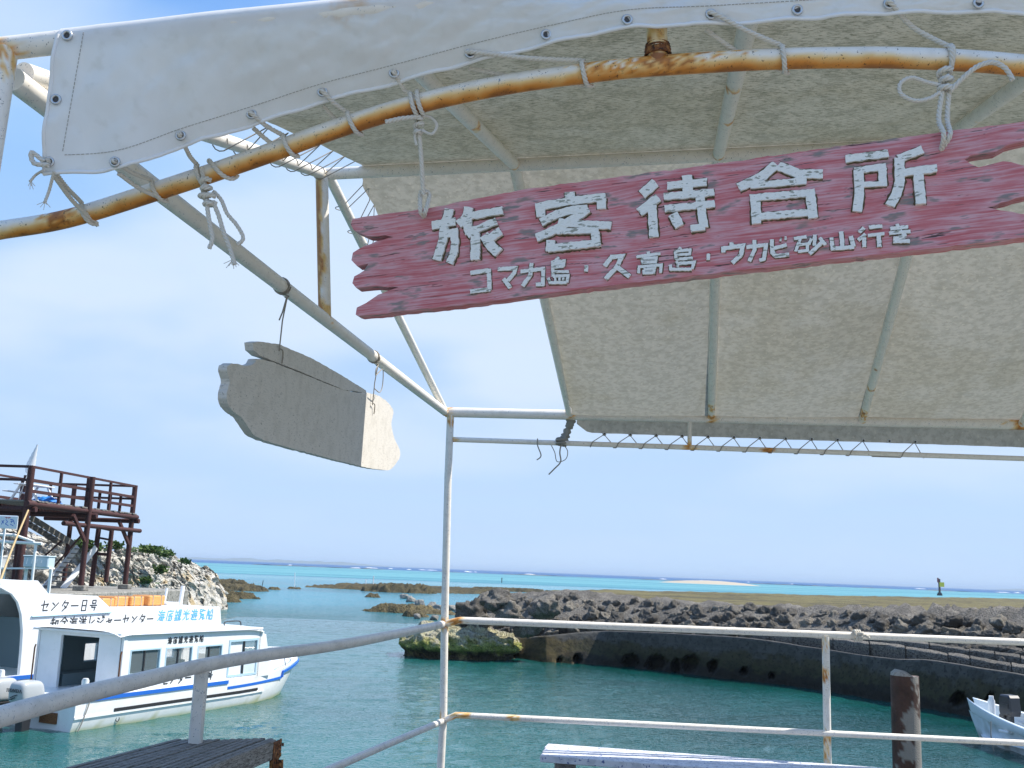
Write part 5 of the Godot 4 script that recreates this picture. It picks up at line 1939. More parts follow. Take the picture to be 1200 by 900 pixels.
func build_platform() -> void:
	var t := thing("timber_platform", "dark red-brown raised timber platform with railings beside the cliff", "platform")
	var p0 := on(20, 692, 0.0)
	p0 = Vector3(at(20, 690, 40.0).x, 0, -40.0)
	var p1 := on(94, 692, 0.0)
	var p2 := on(146, 690, 0.0)
	var top0 := at(37, 548, 40.0).y
	var run := (p2 - p0).normalized()
	var left := Vector3(run.z, 0, -run.x)
	if left.x > 0:
		left = -left
	var posts := [[p0, 4.82, 0.135], [p1, 4.82, 0.12], [p2, 4.84, 0.12], [p0 + left * 3.2, 4.8, 0.12], [p1 + left * 3.0, 4.8, 0.11], [p2 + left * 3.0, 4.8, 0.11]]
	for q in posts.size():
		var s := Shape.new()
		log_bar(s, posts[q][0], posts[q][0] + Vector3(0, posts[q][1], 0), posts[q][2])
		part("post", s, M.brown_wood, t)
		s = Shape.new()
		s.box(posts[q][0] + Vector3(0, 0.10, 0), Vector3(0.5, 0.22, 0.5), Basis(), Color(1.6, 1.5, 1.3), 0.03)
		part("footing", s, M.concrete, t)
	var deck := 3.36
	# planks run across, seen by their ends
	var n := 34
	for q in n:
		var a := p0 + run * (p0.distance_to(p2) * (q + 0.5) / n) + Vector3(0, deck + 0.12 + rng.randf_range(-0.012, 0.012), 0)
		var s := Shape.new()
		s.bar(a - left * rng.randf_range(0.12, 0.28), a + left * 4.6, p0.distance_to(p2) / n - 0.05, 0.05, Vector3.UP, Color.WHITE * rng.randf_range(0.8, 1.3))
		part("deck_plank", s, M.old_wood, t)
	for e in [[0.0, deck, 0.12, -0.3, 0.2], [0.0, deck - 0.62, 0.10, 2.6, 0.7], [3.0, deck, 0.11, -0.3, 0.4]]:
		var s := Shape.new()
		log_bar(s, p0 + left * e[0] - left * 0.14 + run * e[3] + Vector3(0, e[1], 0), p2 + left * e[0] - left * 0.14 + run * e[4] + Vector3(0, e[1] - 0.02, 0), e[2])
		part("beam", s, M.brown_wood, t)
	for e in [p0, p1, p2]:
		var s := Shape.new()
		log_bar(s, e - left * 0.3 + run * 0.16 + Vector3(0, deck - 0.2, 0), e + left * 4.4 + run * 0.16 + Vector3(0, deck - 0.2, 0), 0.11)
		part("cross_beam", s, M.brown_wood, t)
	# braces
	for e in [[p1, -run], [p2, -run]]:
		var s := Shape.new()
		s.bar(e[0] + Vector3(0, deck - 1.35, 0), e[0] + e[1] * 1.3 + Vector3(0, deck - 0.25, 0), 0.12, 0.14)
		part("brace", s, M.brown_wood, t)
	# railing: top rail, two lower rails, balusters; front, and back row
	for off in [0.0, 4.2]:
		var o: Vector3 = left * off
		for hgt in [4.80, 4.28, 3.86]:
			var s := Shape.new()
			if off > 0.0 and hgt == 4.28:
				continue
			s.bar(p0 + o + Vector3(0, hgt, 0) - run * 0.05, p2 + o + Vector3(0, hgt, 0) + run * 0.1, 0.10, 0.09 if hgt > 4.5 else 0.12)
			part("rail", s, M.brown_wood, t)
		for k in [0.25, 0.5, 0.73, 1.0]:
			var b := p0.lerp(p2, k) + o
			var s := Shape.new()
			s.bar(b + Vector3(0, deck + 0.1, 0), b + Vector3(0, 4.76, 0), 0.10, 0.10, run)
			part("baluster", s, M.brown_wood, t)
	# railing going left from the near corner
	for hgt in [4.80, 4.28]:
		var s := Shape.new()
		s.bar(p0 + Vector3(0, hgt, 0) + left * 0.1, p0 + left * 4.2 + Vector3(0, hgt, 0), 0.09, 0.10)
		part("rail", s, M.brown_wood, t)
	for hgt in [4.80, 4.20]:
		var s := Shape.new()
		s.bar(p2 + Vector3(0, hgt, 0) + left * 0.1, p2 + left * 4.2 + Vector3(0, hgt, 0), 0.09, 0.10)
		part("rail", s, M.brown_wood, t)
	# white seat board fixed along the seaward side
	var bench := thing("seat_board", "long white seat board on brackets along the platform's seaward railing", "bench")
	var s := Shape.new()
	var w0 := p0.lerp(p2, 0.60) + left * 0.55 + Vector3(0, deck + 0.98, 0)
	var w1 := p2 + left * 0.30 + Vector3(0, deck + 0.98, 0)
	s.bar(w0, w1, 0.42, 0.06)
	part("board", s, M.white_plain, bench)
	for k in 4:
		s = Shape.new()
		var b := w0.lerp(w1, (k + 0.3) / 4.0)
		s.bar(b + Vector3(0, -0.03, 0), b + Vector3(0, -0.86, 0), 0.10, 0.10, run)
		part("bracket", s, M.brown_wood, bench)
	# picnic tables on the deck
	for k in 2:
		var pt := thing("picnic_table", ["white topped picnic table at the near end of the platform", "white topped picnic table behind the platform's left rail"][k], "table", Transform3D(Basis(run, Vector3.UP, run.cross(Vector3.UP)), [p0 + run * 2.6 + left * 1.3, p0 + run * -0.2 + left * 2.6][k] + Vector3(0, deck + 0.145, 0)), "picnic tables on the platform")
		for q in 3:
			s = Shape.new()
			s.box(Vector3(0, 0.74, -0.25 + 0.25 * q), Vector3(1.9, 0.05, 0.235), Basis(), Color.WHITE, 0.01)
			part("top_plank", s, M.white_plain, pt)
		for sd in [-1.0, 1.0]:
			s = Shape.new()
			s.box(Vector3(0, 0.44, 0.68 * sd), Vector3(1.9, 0.05, 0.25), Basis(), Color.WHITE, 0.01)
			part("seat", s, M.white_plain, pt)
			for sx in [-0.65, 0.65]:
				s = Shape.new()
				s.bar(Vector3(sx, 0.0, 0.62 * sd), Vector3(sx, 0.71, 0.22 * sd), 0.07, 0.09, Vector3.RIGHT)
				part("leg", s, M.white_plain, pt)
	# blue sheet and red float on the deck, folded parasol
	s = Shape.new()
	var bl := at(54, 587, 43.2)
	s.patch(28, 14, func(u, w):
		var a: float = fposmod(u, 1.0) * TAU
		var b: float = w * PI * 0.5
		var d := Vector3(cos(a) * cos(b) * 0.62, sin(b) * 0.30, sin(a) * cos(b) * 0.4)
		return Vector3(bl.x, deck + 0.14, bl.z) + d * (1.0 + 0.4 * noise.get_noise_3d(d.x * 4.0, d.y * 6.0, d.z * 4.0)))
	single("folded_sheet", s, M.blue_tarp, "crumpled bright blue sheet lying on the platform deck", "sheet")
	s = Shape.new()
	var rd := at(65, 586, 43.6)
	s.tube([Vector3(rd.x, deck + 0.14, rd.z), Vector3(rd.x, deck + 0.30, rd.z), Vector3(rd.x, deck + 0.40, rd.z), Vector3(rd.x, deck + 0.44, rd.z)], [0.14, 0.16, 0.11, 0.03], 12)
	single("float", s, M.red_cloth, "small red float beside the blue sheet on the platform", "float")
	var pr := at(31, 560, 42.5)
	var tip := at(44, 521, 42.5)
	var um := thing("folded_parasol", "folded white parasol leaning up above the platform railing", "parasol")
	s = Shape.new()
	s.tube([Vector3(pr.x - 0.25, deck + 0.14, pr.z), pr, tip], 0.022, 8)
	part("pole", s, M.steel_far, um)
	s = Shape.new()
	var line := split([pr + (tip - pr) * 0.12, tip], 0.06)
	var rad := []
	for k in line.size():
		var u := float(k) / (line.size() - 1)
		rad.append(0.03 + 0.15 * sin(pow(u, 0.55) * PI) * (1.0 - 0.3 * u) + 0.01 * sin(k * 2.0))
	s.tube(line, rad, 12)
	part("canopy", s, M.white_plain, um)


func stairs(called: String, label: String, a: Vector3, b: Vector3, wide: float, n: int, stringer: Material) -> Node3D:
	var t := thing(called, label, "stairs")
	var run := Vector3(b.x - a.x, 0, b.z - a.z).normalized()
	var side := run.cross(Vector3.UP)
	for sd in [-0.5, 0.5]:
		var s := Shape.new()
		s.bar(a + side * wide * sd, b + side * wide * sd, 0.06, 0.26)
		part("stringer", s, stringer, t)
	for k in n:
		var s := Shape.new()
		var p := a.lerp(b, (k + 0.5) / n)
		s.bar(p - side * wide * 0.48, p + side * wide * 0.48, 0.26, 0.045)
		part("tread", s, M.old_wood, t)
	return t


func build_landing_things() -> void:
	var lo := stairs("stair_flight", "timber stairs with white stringers climbing from the landing under the platform", at(62, 690, 47.0) + Vector3(0, 0, 0), at(102, 641, 48.5), 1.15, 9, M.white_plain)
	var up := stairs("stair_flight", "grey open stairs rising to the left under the platform deck", at(80, 638, 49.0), at(28, 606, 47.0), 1.0, 9, M.old_wood)
	for e in [[lo, 46.8, 60, 668, 100, 622], [up, 48.6, 52, 652, 76, 630]]:
		var s := Shape.new()
		s.bar(at(e[2], e[3], e[1]), at(e[4], e[5], e[1]), 0.06, 0.07)
		part("handrail", s, M.brown_wood, e[0])
	# two leaning posts with a gate rail right of the stairs
	var g := thing("gate_frame", "pair of brown log posts with cross rails at the foot of the cliff", "gate")
	for e in [[107, 687, 116, 617, 0.12], [124, 682, 131, 621, 0.11]]:
		var s := Shape.new()
		log_bar(s, at(e[0], e[1], 50.0), at(e[2], e[3], 50.0), e[4])
		part("post", s, M.brown_wood, g)
	for e in [[114, 618, 132, 622, 0.05], [115, 630, 131, 633, 0.05], [112, 649, 130, 650, 0.07]]:
		var s := Shape.new()
		log_bar(s, at(e[0], e[1], 50.0), at(e[2], e[3], 50.0), e[4])
		part("rail", s, M.brown_wood, g)
	# white pipe rack by the landing edge
	var r := thing("pipe_rack", "white pipe rack with a sloping bar standing at the landing's left edge", "rack")
	for e in [[-30, 633, 49, 637, 0.055], [-30, 625, 17, 627, 0.055], [17, 627, 40, 635, 0.05], [42, 638, 37, 686, 0.055], [-20, 634, -26, 690, 0.05]]:
		var s := Shape.new()
		s.tube([at(e[0], e[1], 38.5), at(e[2], e[3], 38.5)], e[4], 8)
		part("pipe", s, M.steel_far, r)
	# fish boxes on a trestle
	for q in 2:
		var a := at([-22, 46][q], 658.5, 39.0)
		var b := thing("fish_box", ["long grey fish box on the trestle at the far left", "pale blue fish box on the trestle left of the stairs"][q], "box", Transform3D(), "fish boxes on the landing")
		var s := Shape.new()
		var wide: float = [1.7, 0.92][q]
		s.box(a, Vector3(wide, 0.40, 0.6), Basis(), Color.WHITE, 0.03)
		part("body", s, M.pale_box if q == 1 else mat(0.36, 0.38, 0.38, 0.6), b)
		s = Shape.new()
		s.box(a + Vector3(0, 0.21, 0), Vector3(wide + 0.06, 0.05, 0.66), Basis(), Color.WHITE, 0.02)
		part("rim", s, M.pale_box if q == 1 else mat(0.42, 0.44, 0.44, 0.6), b)
		if q == 1:
			for k in 4:
				s = Shape.new()
				s.box(a + Vector3(-0.32 + 0.18 * k, 0.02, 0.303), Vector3(0.035, 0.22 - 0.04 * k, 0.006), Basis(Vector3(0, 0, 1), -0.15))
				part("print_mark", s, M.white_plain, b)
	var tr := thing("trestle", "white legged trestle carrying the fish boxes", "trestle")
	for e in [[-40, 667], [5, 667], [31, 667], [60, 667]]:
		var a := at(e[0], e[1], 39.0)
		var s := Shape.new()
		s.bar(a, Vector3(a.x, 0.0, a.z), 0.09, 0.09)
		part("leg", s, M.white_plain, tr)
	var s2 := Shape.new()
	s2.bar(at(-60, 666, 39.0), at(61, 666, 39.0), 0.5, 0.06)
	part("top", s2, M.white_plain, tr)
	# hand-painted notice
	var nb := thing("notice_board", "small white hand-painted notice board on a stake at the far left", "sign")
	var o := at(6, 612, 38.0)
	var s3 := Shape.new()
	s3.box(o, Vector3(0.92, 0.46, 0.03), Basis(), Color.WHITE, 0.006)
	part("board", s3, M.white_plain, nb)
	s3 = Shape.new()
	s3.bar(o + Vector3(0, -0.2, -0.05), Vector3(o.x, 0, o.z - 0.05), 0.06, 0.06, Vector3.RIGHT)
	part("stake", s3, M.steel_far, nb)
	var blue := Shape.new()
	for st in [[0.02, 0.10, 0.10, 0.02], [0.10, 0.02, 0.02, -0.06], [0.02, -0.06, 0.14, -0.12], [0.18, 0.10, 0.26, 0.12], [0.26, 0.12, 0.24, -0.02], [0.20, 0.03, 0.33, 0.05], [0.30, 0.10, 0.36, -0.06], [0.20, -0.06, 0.32, -0.12], [-0.12, 0.06, -0.04, -0.04], [-0.04, 0.08, -0.12, -0.08], [-0.30, 0.08, -0.28, -0.10], [-0.34, -0.02, -0.20, 0.0]]:
		blue.bar(o + Vector3(st[0], st[1], 0.017), o + Vector3(st[2], st[3], 0.017), 0.022, 0.004, Vector3(0, 0, 1))
	part("lettering", blue, M.blue_paint, nb)
	var redl := Shape.new()
	for st in [[-0.02, 0.17, 0.20, 0.17], [0.04, 0.20, 0.05, 0.13], [0.14, 0.20, 0.12, 0.13]]:
		redl.bar(o + Vector3(st[0], st[1], 0.017), o + Vector3(st[2], st[3], 0.017), 0.018, 0.004, Vector3(0, 0, 1))
	part("lettering", redl, M.red_cloth, nb)
	# mooring lines slung from the platform
	var ml := Shape.new()
	ml.tube(Shape.smooth_line([at(33, 598, 39.6), at(17, 636, 37.0), at(2, 676, 33.0), at(-12, 720, 28.0)], 0.3), 0.035, 6)
	single("mooring_line", ml, mat(0.50, 0.36, 0.18, 0.9), "tan mooring line slung down from the platform's corner post", "rope")


# ---------------------------------------------------------------- boats

# stroke letters on a 10 x 10 grid, y down; each stroke x y x y ...
const GLYPHS := {
	"セ": [[0, 4, 9, 3, 7, 6], [3, 0, 3, 9, 9, 9]], "ン": [[1, 2, 4, 4], [1, 9, 9, 2]], "タ": [[4, 0, 1, 5], [3, 2, 9, 2, 7, 6, 2, 10], [4, 5, 7, 7]], "ー": [[0, 5, 10, 5]],
	"8": [[2, 0, 8, 0, 8, 10, 2, 10, 2, 0], [2, 5, 8, 5]], "号": [[3, 0, 8, 0, 8, 3, 3, 3, 3, 0], [0, 5, 10, 5], [3, 5, 3, 7, 8, 7, 7, 10]],
	"知": [[3, 0, 1, 3], [1, 2, 5, 2], [0, 5, 6, 5], [3, 2, 3, 6, 0, 10], [3, 6, 5, 9], [7, 3, 10, 3, 10, 9, 7, 9, 7, 3]], "念": [[5, 0, 0, 4], [5, 0, 10, 4], [3, 4, 7, 4, 6, 6], [1, 7, 0, 9], [3, 7, 4, 10, 8, 10, 8, 9], [9, 7, 10, 9]],
	"海": [[0, 1, 2, 2], [0, 4, 2, 5], [0, 10, 2, 7], [5, 0, 3, 3], [4, 2, 10, 2], [4, 4, 9, 4, 8, 10, 3, 9, 4, 4], [3, 7, 10, 7], [6, 4, 6, 9]], "洋": [[0, 1, 2, 2], [0, 4, 2, 5], [0, 10, 2, 7], [4, 0, 5, 2], [9, 0, 8, 2], [3, 3, 10, 3], [4, 5, 9, 5], [3, 7, 10, 7], [6, 3, 6, 10]],
	"レ": [[2, 0, 2, 9, 9, 4]], "ジ": [[0, 2, 3, 3], [0, 5, 3, 6], [1, 10, 9, 4], [7, 0, 8, 2], [9, 0, 10, 2]], "ャ": [[1, 6, 9, 4, 7, 7], [4, 3, 6, 10]],
	"底": [[5, 0, 5, 1], [1, 1, 10, 1], [1, 1, 0, 10], [4, 4, 9, 3], [4, 4, 4, 9, 6, 8], [3, 6, 9, 6], [6, 4, 9, 9], [3, 10, 8, 10]], "観": [[1, 0, 0, 3], [0, 2, 5, 2], [0, 5, 5, 5], [1, 5, 1, 10], [3, 2, 3, 10], [0, 8, 5, 8], [0, 10, 5, 10], [6, 0, 9, 0, 9, 6, 6, 6, 6, 0], [6, 2, 9, 2], [6, 4, 9, 4], [7, 6, 6, 10], [8, 6, 8, 10, 10, 9]],
	"光": [[5, 0, 5, 4], [1, 1, 3, 3], [9, 1, 7, 3], [0, 4, 10, 4], [4, 4, 3, 8, 0, 10], [6, 4, 6, 10, 10, 9]], "遊": [[0, 1, 2, 2], [0, 5, 2, 5, 1, 9], [0, 9, 3, 10, 10, 10], [4, 0, 4, 2], [3, 2, 6, 2], [4, 2, 3, 8], [4, 4, 6, 4, 5, 8], [7, 0, 7, 2, 10, 2], [7, 4, 9, 4, 8, 8], [6, 6, 10, 6]],
	"覧": [[1, 0, 1, 4], [1, 0, 4, 0], [1, 2, 4, 2], [1, 4, 4, 4], [6, 0, 5, 2], [5, 1, 10, 1], [3, 5, 8, 5, 8, 8, 3, 8, 3, 5], [3, 6, 8, 6], [4, 8, 1, 10], [7, 8, 7, 10, 10, 9]], "船": [[2, 0, 1, 2], [1, 2, 4, 2, 4, 10], [1, 2, 0, 10], [0, 6, 5, 6], [2, 3, 3, 5], [7, 1, 6, 4], [9, 0, 10, 4], [6, 6, 10, 6, 10, 10, 6, 10, 6, 6]], "1": [[3, 2, 5, 0, 5, 10]],
}


# a line of lettering as thin raised strokes: x along, y up, facing z
func lettering(text: String, at_: Vector3, along: Vector3, up: Vector3, size: float, pitch: float, wide: float, m: Material, parent: Node3D, slant := 0.0) -> void:
	var face := along.cross(up).normalized()
	var k := 0
	for ch in text:
		if GLYPHS.has(ch):
			var s := Shape.new()
			var j := 0
			for st in GLYPHS[ch]:
				for q in range(0, st.size() - 2, 2):
					var a: Vector3 = at_ + along * (pitch * k + st[q] * 0.1 * size * 0.88) - up * (st[q + 1] * 0.1 * size) + along * (-slant * st[q + 1] * 0.1 * size)
					var b: Vector3 = at_ + along * (pitch * k + st[q + 2] * 0.1 * size * 0.88) - up * (st[q + 3] * 0.1 * size) + along * (-slant * st[q + 3] * 0.1 * size)
					var d := (b - a).normalized() * wide * 0.4
					s.bar(a - d + face * (0.003 + 0.0004 * j), b + d + face * (0.003 + 0.0004 * j), wide, 0.004, face)
					j += 1
			part("letter", s, m, parent)
		k += 1


func text_mesh(text: String, size: float) -> Mesh:
	var tm := TextMesh.new()
	var sf := SystemFont.new()
	sf.font_names = PackedStringArray(["Droid Serif"])
	sf.font_weight = 700
	tm.font = sf
	tm.text = text
	tm.font_size = 64
	tm.pixel_size = size / 64.0
	tm.depth = 0.006
	return tm


# side wall with rectangular openings: list of [s0, s1, h0, h1] sorted by s
func pierced(s: Shape, x0: float, x1: float, y0: float, y1: float, z: float, thick: float, holes: Array, col := Color.WHITE) -> void:
	var x := x0
	for h in holes:
		if h[0] > x:
			s.box(Vector3((x + h[0]) * 0.5, (y0 + y1) * 0.5, z), Vector3(h[0] - x, y1 - y0, thick), Basis(), col)
		s.box(Vector3((h[0] + h[1]) * 0.5, (y0 + h[2]) * 0.5, z), Vector3(h[1] - h[0], h[2] - y0, thick), Basis(), col)
		s.box(Vector3((h[0] + h[1]) * 0.5, (y1 + h[3]) * 0.5, z), Vector3(h[1] - h[0], y1 - h[3], thick), Basis(), col)
		x = h[1]
	if x1 > x:
		s.box(Vector3((x + x1) * 0.5, (y0 + y1) * 0.5, z), Vector3(x1 - x, y1 - y0, thick), Basis(), col)


func ring_frame(s: Shape, h: Array, z: float, w: float, t: float) -> void:
	s.box(Vector3((h[0] + h[1]) * 0.5, h[2] + w * 0.5, z), Vector3(h[1] - h[0], w, t))
	s.box(Vector3((h[0] + h[1]) * 0.5, h[3] - w * 0.5, z), Vector3(h[1] - h[0], w, t))
	s.box(Vector3(h[0] + w * 0.5, (h[2] + h[3]) * 0.5, z), Vector3(w, h[3] - h[2] - 2.0 * w, t))
	s.box(Vector3(h[1] - w * 0.5, (h[2] + h[3]) * 0.5, z), Vector3(w, h[3] - h[2] - 2.0 * w, t))


func window(parent: Node3D, h: Array, z: float, mullion: float) -> void:
	var s := Shape.new()
	ring_frame(s, h, z, 0.03, 0.07)
	var o := part("window", s, M.pale_blue, parent)
	if mullion > 0.0:
		s = Shape.new()
		s.box(Vector3(lerpf(h[0], h[1], mullion), (h[2] + h[3]) * 0.5, z), Vector3(0.03, h[3] - h[2] - 0.06, 0.05))
		part("mullion", s, M.ink, o)
	s = Shape.new()
	s.box(Vector3((h[0] + h[1]) * 0.5, (h[2] + h[3]) * 0.5, z), Vector3(h[1] - h[0] - 0.06, h[3] - h[2] - 0.06, 0.008))
	part("pane", s, M.pane, o)


func outboard(parent: Node3D, p: Vector3) -> void:
	var m := Node3D.new()
	m.name = "outboard_motor"
	parent.add_child(m, true)
	m.position = p
	m.scale = Vector3.ONE * 0.86
	var s := Shape.new()
	# cowl: rounded box, narrowing upward
	s.patch(36, 18, func(u, w):
		var a: float = fposmod(u, 1.0) * TAU
		var b: float = (w - 0.5) * PI
		var e := 0.42
		var d := Vector3(pow(absf(cos(a)), e) * signf(cos(a)) * pow(absf(cos(b)), e), pow(absf(sin(b)), e) * signf(sin(b)), pow(absf(sin(a)), e) * signf(sin(a)) * pow(absf(cos(b)), e))
		var k := 1.0 - 0.10 * maxf(0.0, d.y)
		return Vector3(d.x * 0.33 * k - 0.02 * d.y, d.y * 0.25, d.z * 0.255 * k))
	part("cowl", s, M.motor_grey, m)
	var t := MeshInstance3D.new()
	t.mesh = text_mesh("HONDA", 0.105)
	t.material_override = M.ink
	t.name = "lettering"
	m.add_child(t)
	t.transform = Transform3D(Basis(Vector3(0, 0, 1) * 1.15, Vector3(0, 1, 0), Vector3(-1, 0, 0)), Vector3(-0.345, 0.06, 0.0))
	s = Shape.new()
	for st in [[-0.10, -0.10, 0.0, -0.05], [0.0, -0.05, 0.10, -0.02], [-0.06, -0.12, 0.05, -0.08], [-0.11, -0.13, -0.02, -0.12]]:
		s.bar(Vector3(-0.350, st[1], st[0]), Vector3(-0.350, st[3], st[2]), 0.018, 0.008, Vector3.RIGHT)
	part("emblem", s, M.ink, m)
	s = Shape.new()
	s.box(Vector3(0.0, -0.27, 0.0), Vector3(0.56, 0.07, 0.42), Basis(), Color.WHITE, 0.02)
	part("collar", s, M.motor_black, m)
	s = Shape.new()
	s.prism(PackedVector2Array([Vector2(-0.16, -0.29), Vector2(0.16, -0.29), Vector2(0.12, -0.75), Vector2(0.08, -1.25), Vector2(-0.10, -1.25), Vector2(-0.13, -0.7)]), -0.09, 0.09, Transform3D(), Color(9, 9, 9), 0.02)
	part("leg", s, M.motor_black, m)
	s = Shape.new()
	s.box(Vector3(0.24, -0.36, 0.0), Vector3(0.22, 0.30, 0.30), Basis(), Color(1.5, 1.5, 1.5), 0.02)
	part("clamp", s, M.motor_black, m)


# hull: b(s) half beam at the deck, sheer(s) height; local x forward, z starboard
func hull(L: float, beam: float, from: float, sheer: Callable, parent: Node3D, waist: Color, pinch := 0.85) -> void:
	var half := func(x): return beam * (1.0 if x < from else pow(maxf(0.0, 1.0 - pow((x - from) / (L - from), 2.0)), pinch))
	var s := Shape.new()
	for sd in [-1.0, 1.0]:
		s.patch(64, 10, func(u, w):
			var x: float = u * L
			var b: float = half.call(x)
			var hs: float = sheer.call(x)
			var y := lerpf(-0.45, hs, w)
			var rake := 0.0
			if x > from:
				rake = (1.0 - w) * 1.25 * pow((x - from) / (L - from), 2.0)
			var fl := lerpf(0.86, 1.0, smoothstep(0.0, 0.75, w))
			return Vector3(x - rake, y + 0.22 * rake * 0.0, sd * b * fl), func(_u, _w, p: Vector3):
				# weed line and run-off stains near the water
				var f := noise.get_noise_3d(p.x * 2.0, p.y * 4.0, p.z) + 0.5 * fine.get_noise_3d(p.x * 8.0, p.y * 5.0, 0.0)
				var c := mix3(Color(1, 1, 1), waist, smoothstep(0.03, -0.02, p.y - 0.05 + 0.06 * f))
				return mix3(c, Color(0.72, 0.70, 0.66), (f - 0.25) * 1.5), sd < 0.0)
	part("hull", s, M.gel, parent)
	s = Shape.new()
	s.patch(6, 10, func(u, w):
		return Vector3(-0.002, lerpf(-0.45, sheer.call(0.0), w), lerpf(-1.0, 1.0, u) * beam * lerpf(0.86, 1.0, smoothstep(0.0, 0.75, w))), null, true)
	part("transom", s, M.gel, parent)
	s = Shape.new()
	s.patch(64, 4, func(u, w):
		var x: float = u * L
		return Vector3(x, sheer.call(x) - 0.03, lerpf(-1.0, 1.0, w) * half.call(x) * 0.995))
	part("deck", s, M.gel, parent)


func side_band(pts: Array, z: Callable, high: float, thick: float) -> Shape:
	var s := Shape.new()
	for k in pts.size() - 1:
		var a := Vector3(pts[k][0], pts[k][1], z.call(pts[k][0]))
		var b := Vector3(pts[k + 1][0], pts[k + 1][1], z.call(pts[k + 1][0]))
		s.bar(a, b, thick, high)
	return s


func build_boats() -> void:
	var O := on(85, 859, SEA)
	var Q := on(258, 831, SEA)
	var fw := (Q - O).normalized()
	var st := fw.cross(Vector3.UP)     # starboard
	var turn := Basis(fw, Vector3.UP, st)
	# near boat: long cabin with sliding windows
	var beam := 1.25
	var a := thing("tour_boat", "white tour boat with blue stripe, open cabin door and twin outboards, moored nearest", "boat", Transform3D(turn, O - st * beam), "white tour boats moored at left")
	var L := 8.85
	var sheer := func(x): return 0.62 if x < 5.7 else lerpf(0.62, 0.80, smoothstep(5.7, 8.85, x))
	hull(L, beam, 4.6, sheer, a, Color(0.55, 0.56, 0.28))
	var zs := func(x): return beam * (1.0 if x < 4.6 else pow(maxf(0.0, 1.0 - pow((x - 4.6) / (L - 4.6), 2.0)), 0.85)) + 0.012
	var low := func(x): return zs.call(x) - 0.03
	var pts := []
	for k in 12:
		pts.append([lerpf(0.02, 4.42, k / 11.0), 0.575])
	part("stripe", side_band(pts, zs, 0.075, 0.02), M.blue_paint, a)
	pts = []
	for k in 12:
		pts.append([lerpf(4.42, 6.9, k / 11.0), lerpf(0.44, 0.47, k / 11.0)])
	part("stripe", side_band(pts, low, 0.06, 0.05), M.blue_paint, a)
	pts = [[6.9, 0.47], [6.93, 0.60]]
	for k in 10:
		pts.append([lerpf(6.95, 8.60, k / 9.0), lerpf(0.60, 0.74, k / 9.0)])
	part("stripe", side_band(pts, zs, 0.06, 0.05), M.blue_paint, a)
	pts = []
	for k in 14:
		pts.append([lerpf(1.0, 5.6, k / 13.0), 0.315])
	part("rub_rail", side_band(pts, low, 0.06, 0.07), M.black_rubber, a)
	pts = []
	for k in 14:
		pts.append([lerpf(0.0, 5.9, k / 13.0), 0.255])
	part("chine_rail", side_band(pts, low, 0.04, 0.06), M.gel, a)
	# cabin walls: windows are real openings, to the other side's windows
	var cb := beam - 0.10
	var holes := [[1.36, 2.24, 0.93, 1.44], [2.38, 3.22, 0.94, 1.43], [3.38, 4.22, 0.98, 1.42], [4.44, 5.52, 0.66, 1.50]]
	var s := Shape.new()
	var port := [[1.36, 1.80, 0.98, 1.40], [2.38, 2.80, 0.98, 1.40], [3.38, 3.76, 1.0, 1.40], [4.9, 5.3, 0.9, 1.4]]
	pierced(s, 1.15, 5.6, 0.55, 1.72, cb, 0.06, holes)
	pierced(s, 1.15, 5.6, 0.55, 1.72, -cb, 0.06, port)
	# aft wall with the door opening
	for e in [[-cb + 0.05, -0.52], [0.52, cb - 0.05]]:
		s.box(Vector3(1.18, 1.13, (e[0] + e[1]) * 0.5), Vector3(0.06, 1.18, e[1] - e[0]))
	s.box(Vector3(1.18, 1.69, 0.0), Vector3(0.06, 0.08, 1.04))
	# raked front with window opening
	s.quad(Vector3(5.6, 1.72, -cb), Vector3(5.6, 1.72, cb), Vector3(5.78, 1.55, cb), Vector3(5.78, 1.55, -cb), Vector3(1, 0.6, 0))
	s.quad(Vector3(6.0, 0.98, -cb * 0.96), Vector3(6.0, 0.98, cb * 0.96), Vector3(6.1, 0.6, cb * 0.92), Vector3(6.1, 0.6, -cb * 0.92), Vector3(1, 0.3, 0))
	for sd in [-1.0, 1.0]:
		s.prism(PackedVector2Array([Vector2(5.55, 0.6), Vector2(6.1, 0.6), Vector2(6.0, 0.98), Vector2(5.78, 1.55), Vector2(5.6, 1.72), Vector2(5.55, 1.72)]), sd * cb - 0.03, sd * cb + 0.03, Transform3D())
		s.bar(Vector3(5.78, 1.56, sd * cb * 0.98), Vector3(6.0, 0.97, sd * cb * 0.96), 0.08, 0.08)
	part("cabin", s, M.gel, a)
	s = Shape.new()
	s.patch(20, 16, func(u, w):
		var x := lerpf(0.98, 5.68, u)
		var z := lerpf(-1.0, 1.0, w)
		var rim := pow(absf(z), 6.0) * 0.10 + pow(absf(u * 2.0 - 1.0), 12.0) * 0.05
		return Vector3(x, lerpf(1.855, 1.78, u) - rim, z * (cb + 0.09)))
	s.box(Vector3(3.33, 1.735, 0.0), Vector3(4.62, 0.05, cb * 2.0 + 0.12), Basis(Vector3(0, 0, 1), -0.008), Color.WHITE, 0.012)
	var roof := part("roof", s, M.gel, a)
	s = Shape.new()
	for sd in [-1.0, 1.0]:
		s.tube([Vector3(1.3, 1.735, sd * (cb + 0.085)), Vector3(5.4, 1.70, sd * (cb + 0.085))], 0.012, 6)
	part("gutter", s, M.steel_bright, roof)
	s = Shape.new()
	s.tube(Shape.smooth_line([Vector3(4.75, 1.78, 0.75), Vector3(4.75, 1.86, 0.75), Vector3(4.95, 1.88, 0.75), Vector3(5.30, 1.87, 0.75), Vector3(5.36, 1.77, 0.75)], 0.04), 0.015, 6)
	part("roof_handle", s, M.ink, roof)
	s = Shape.new()
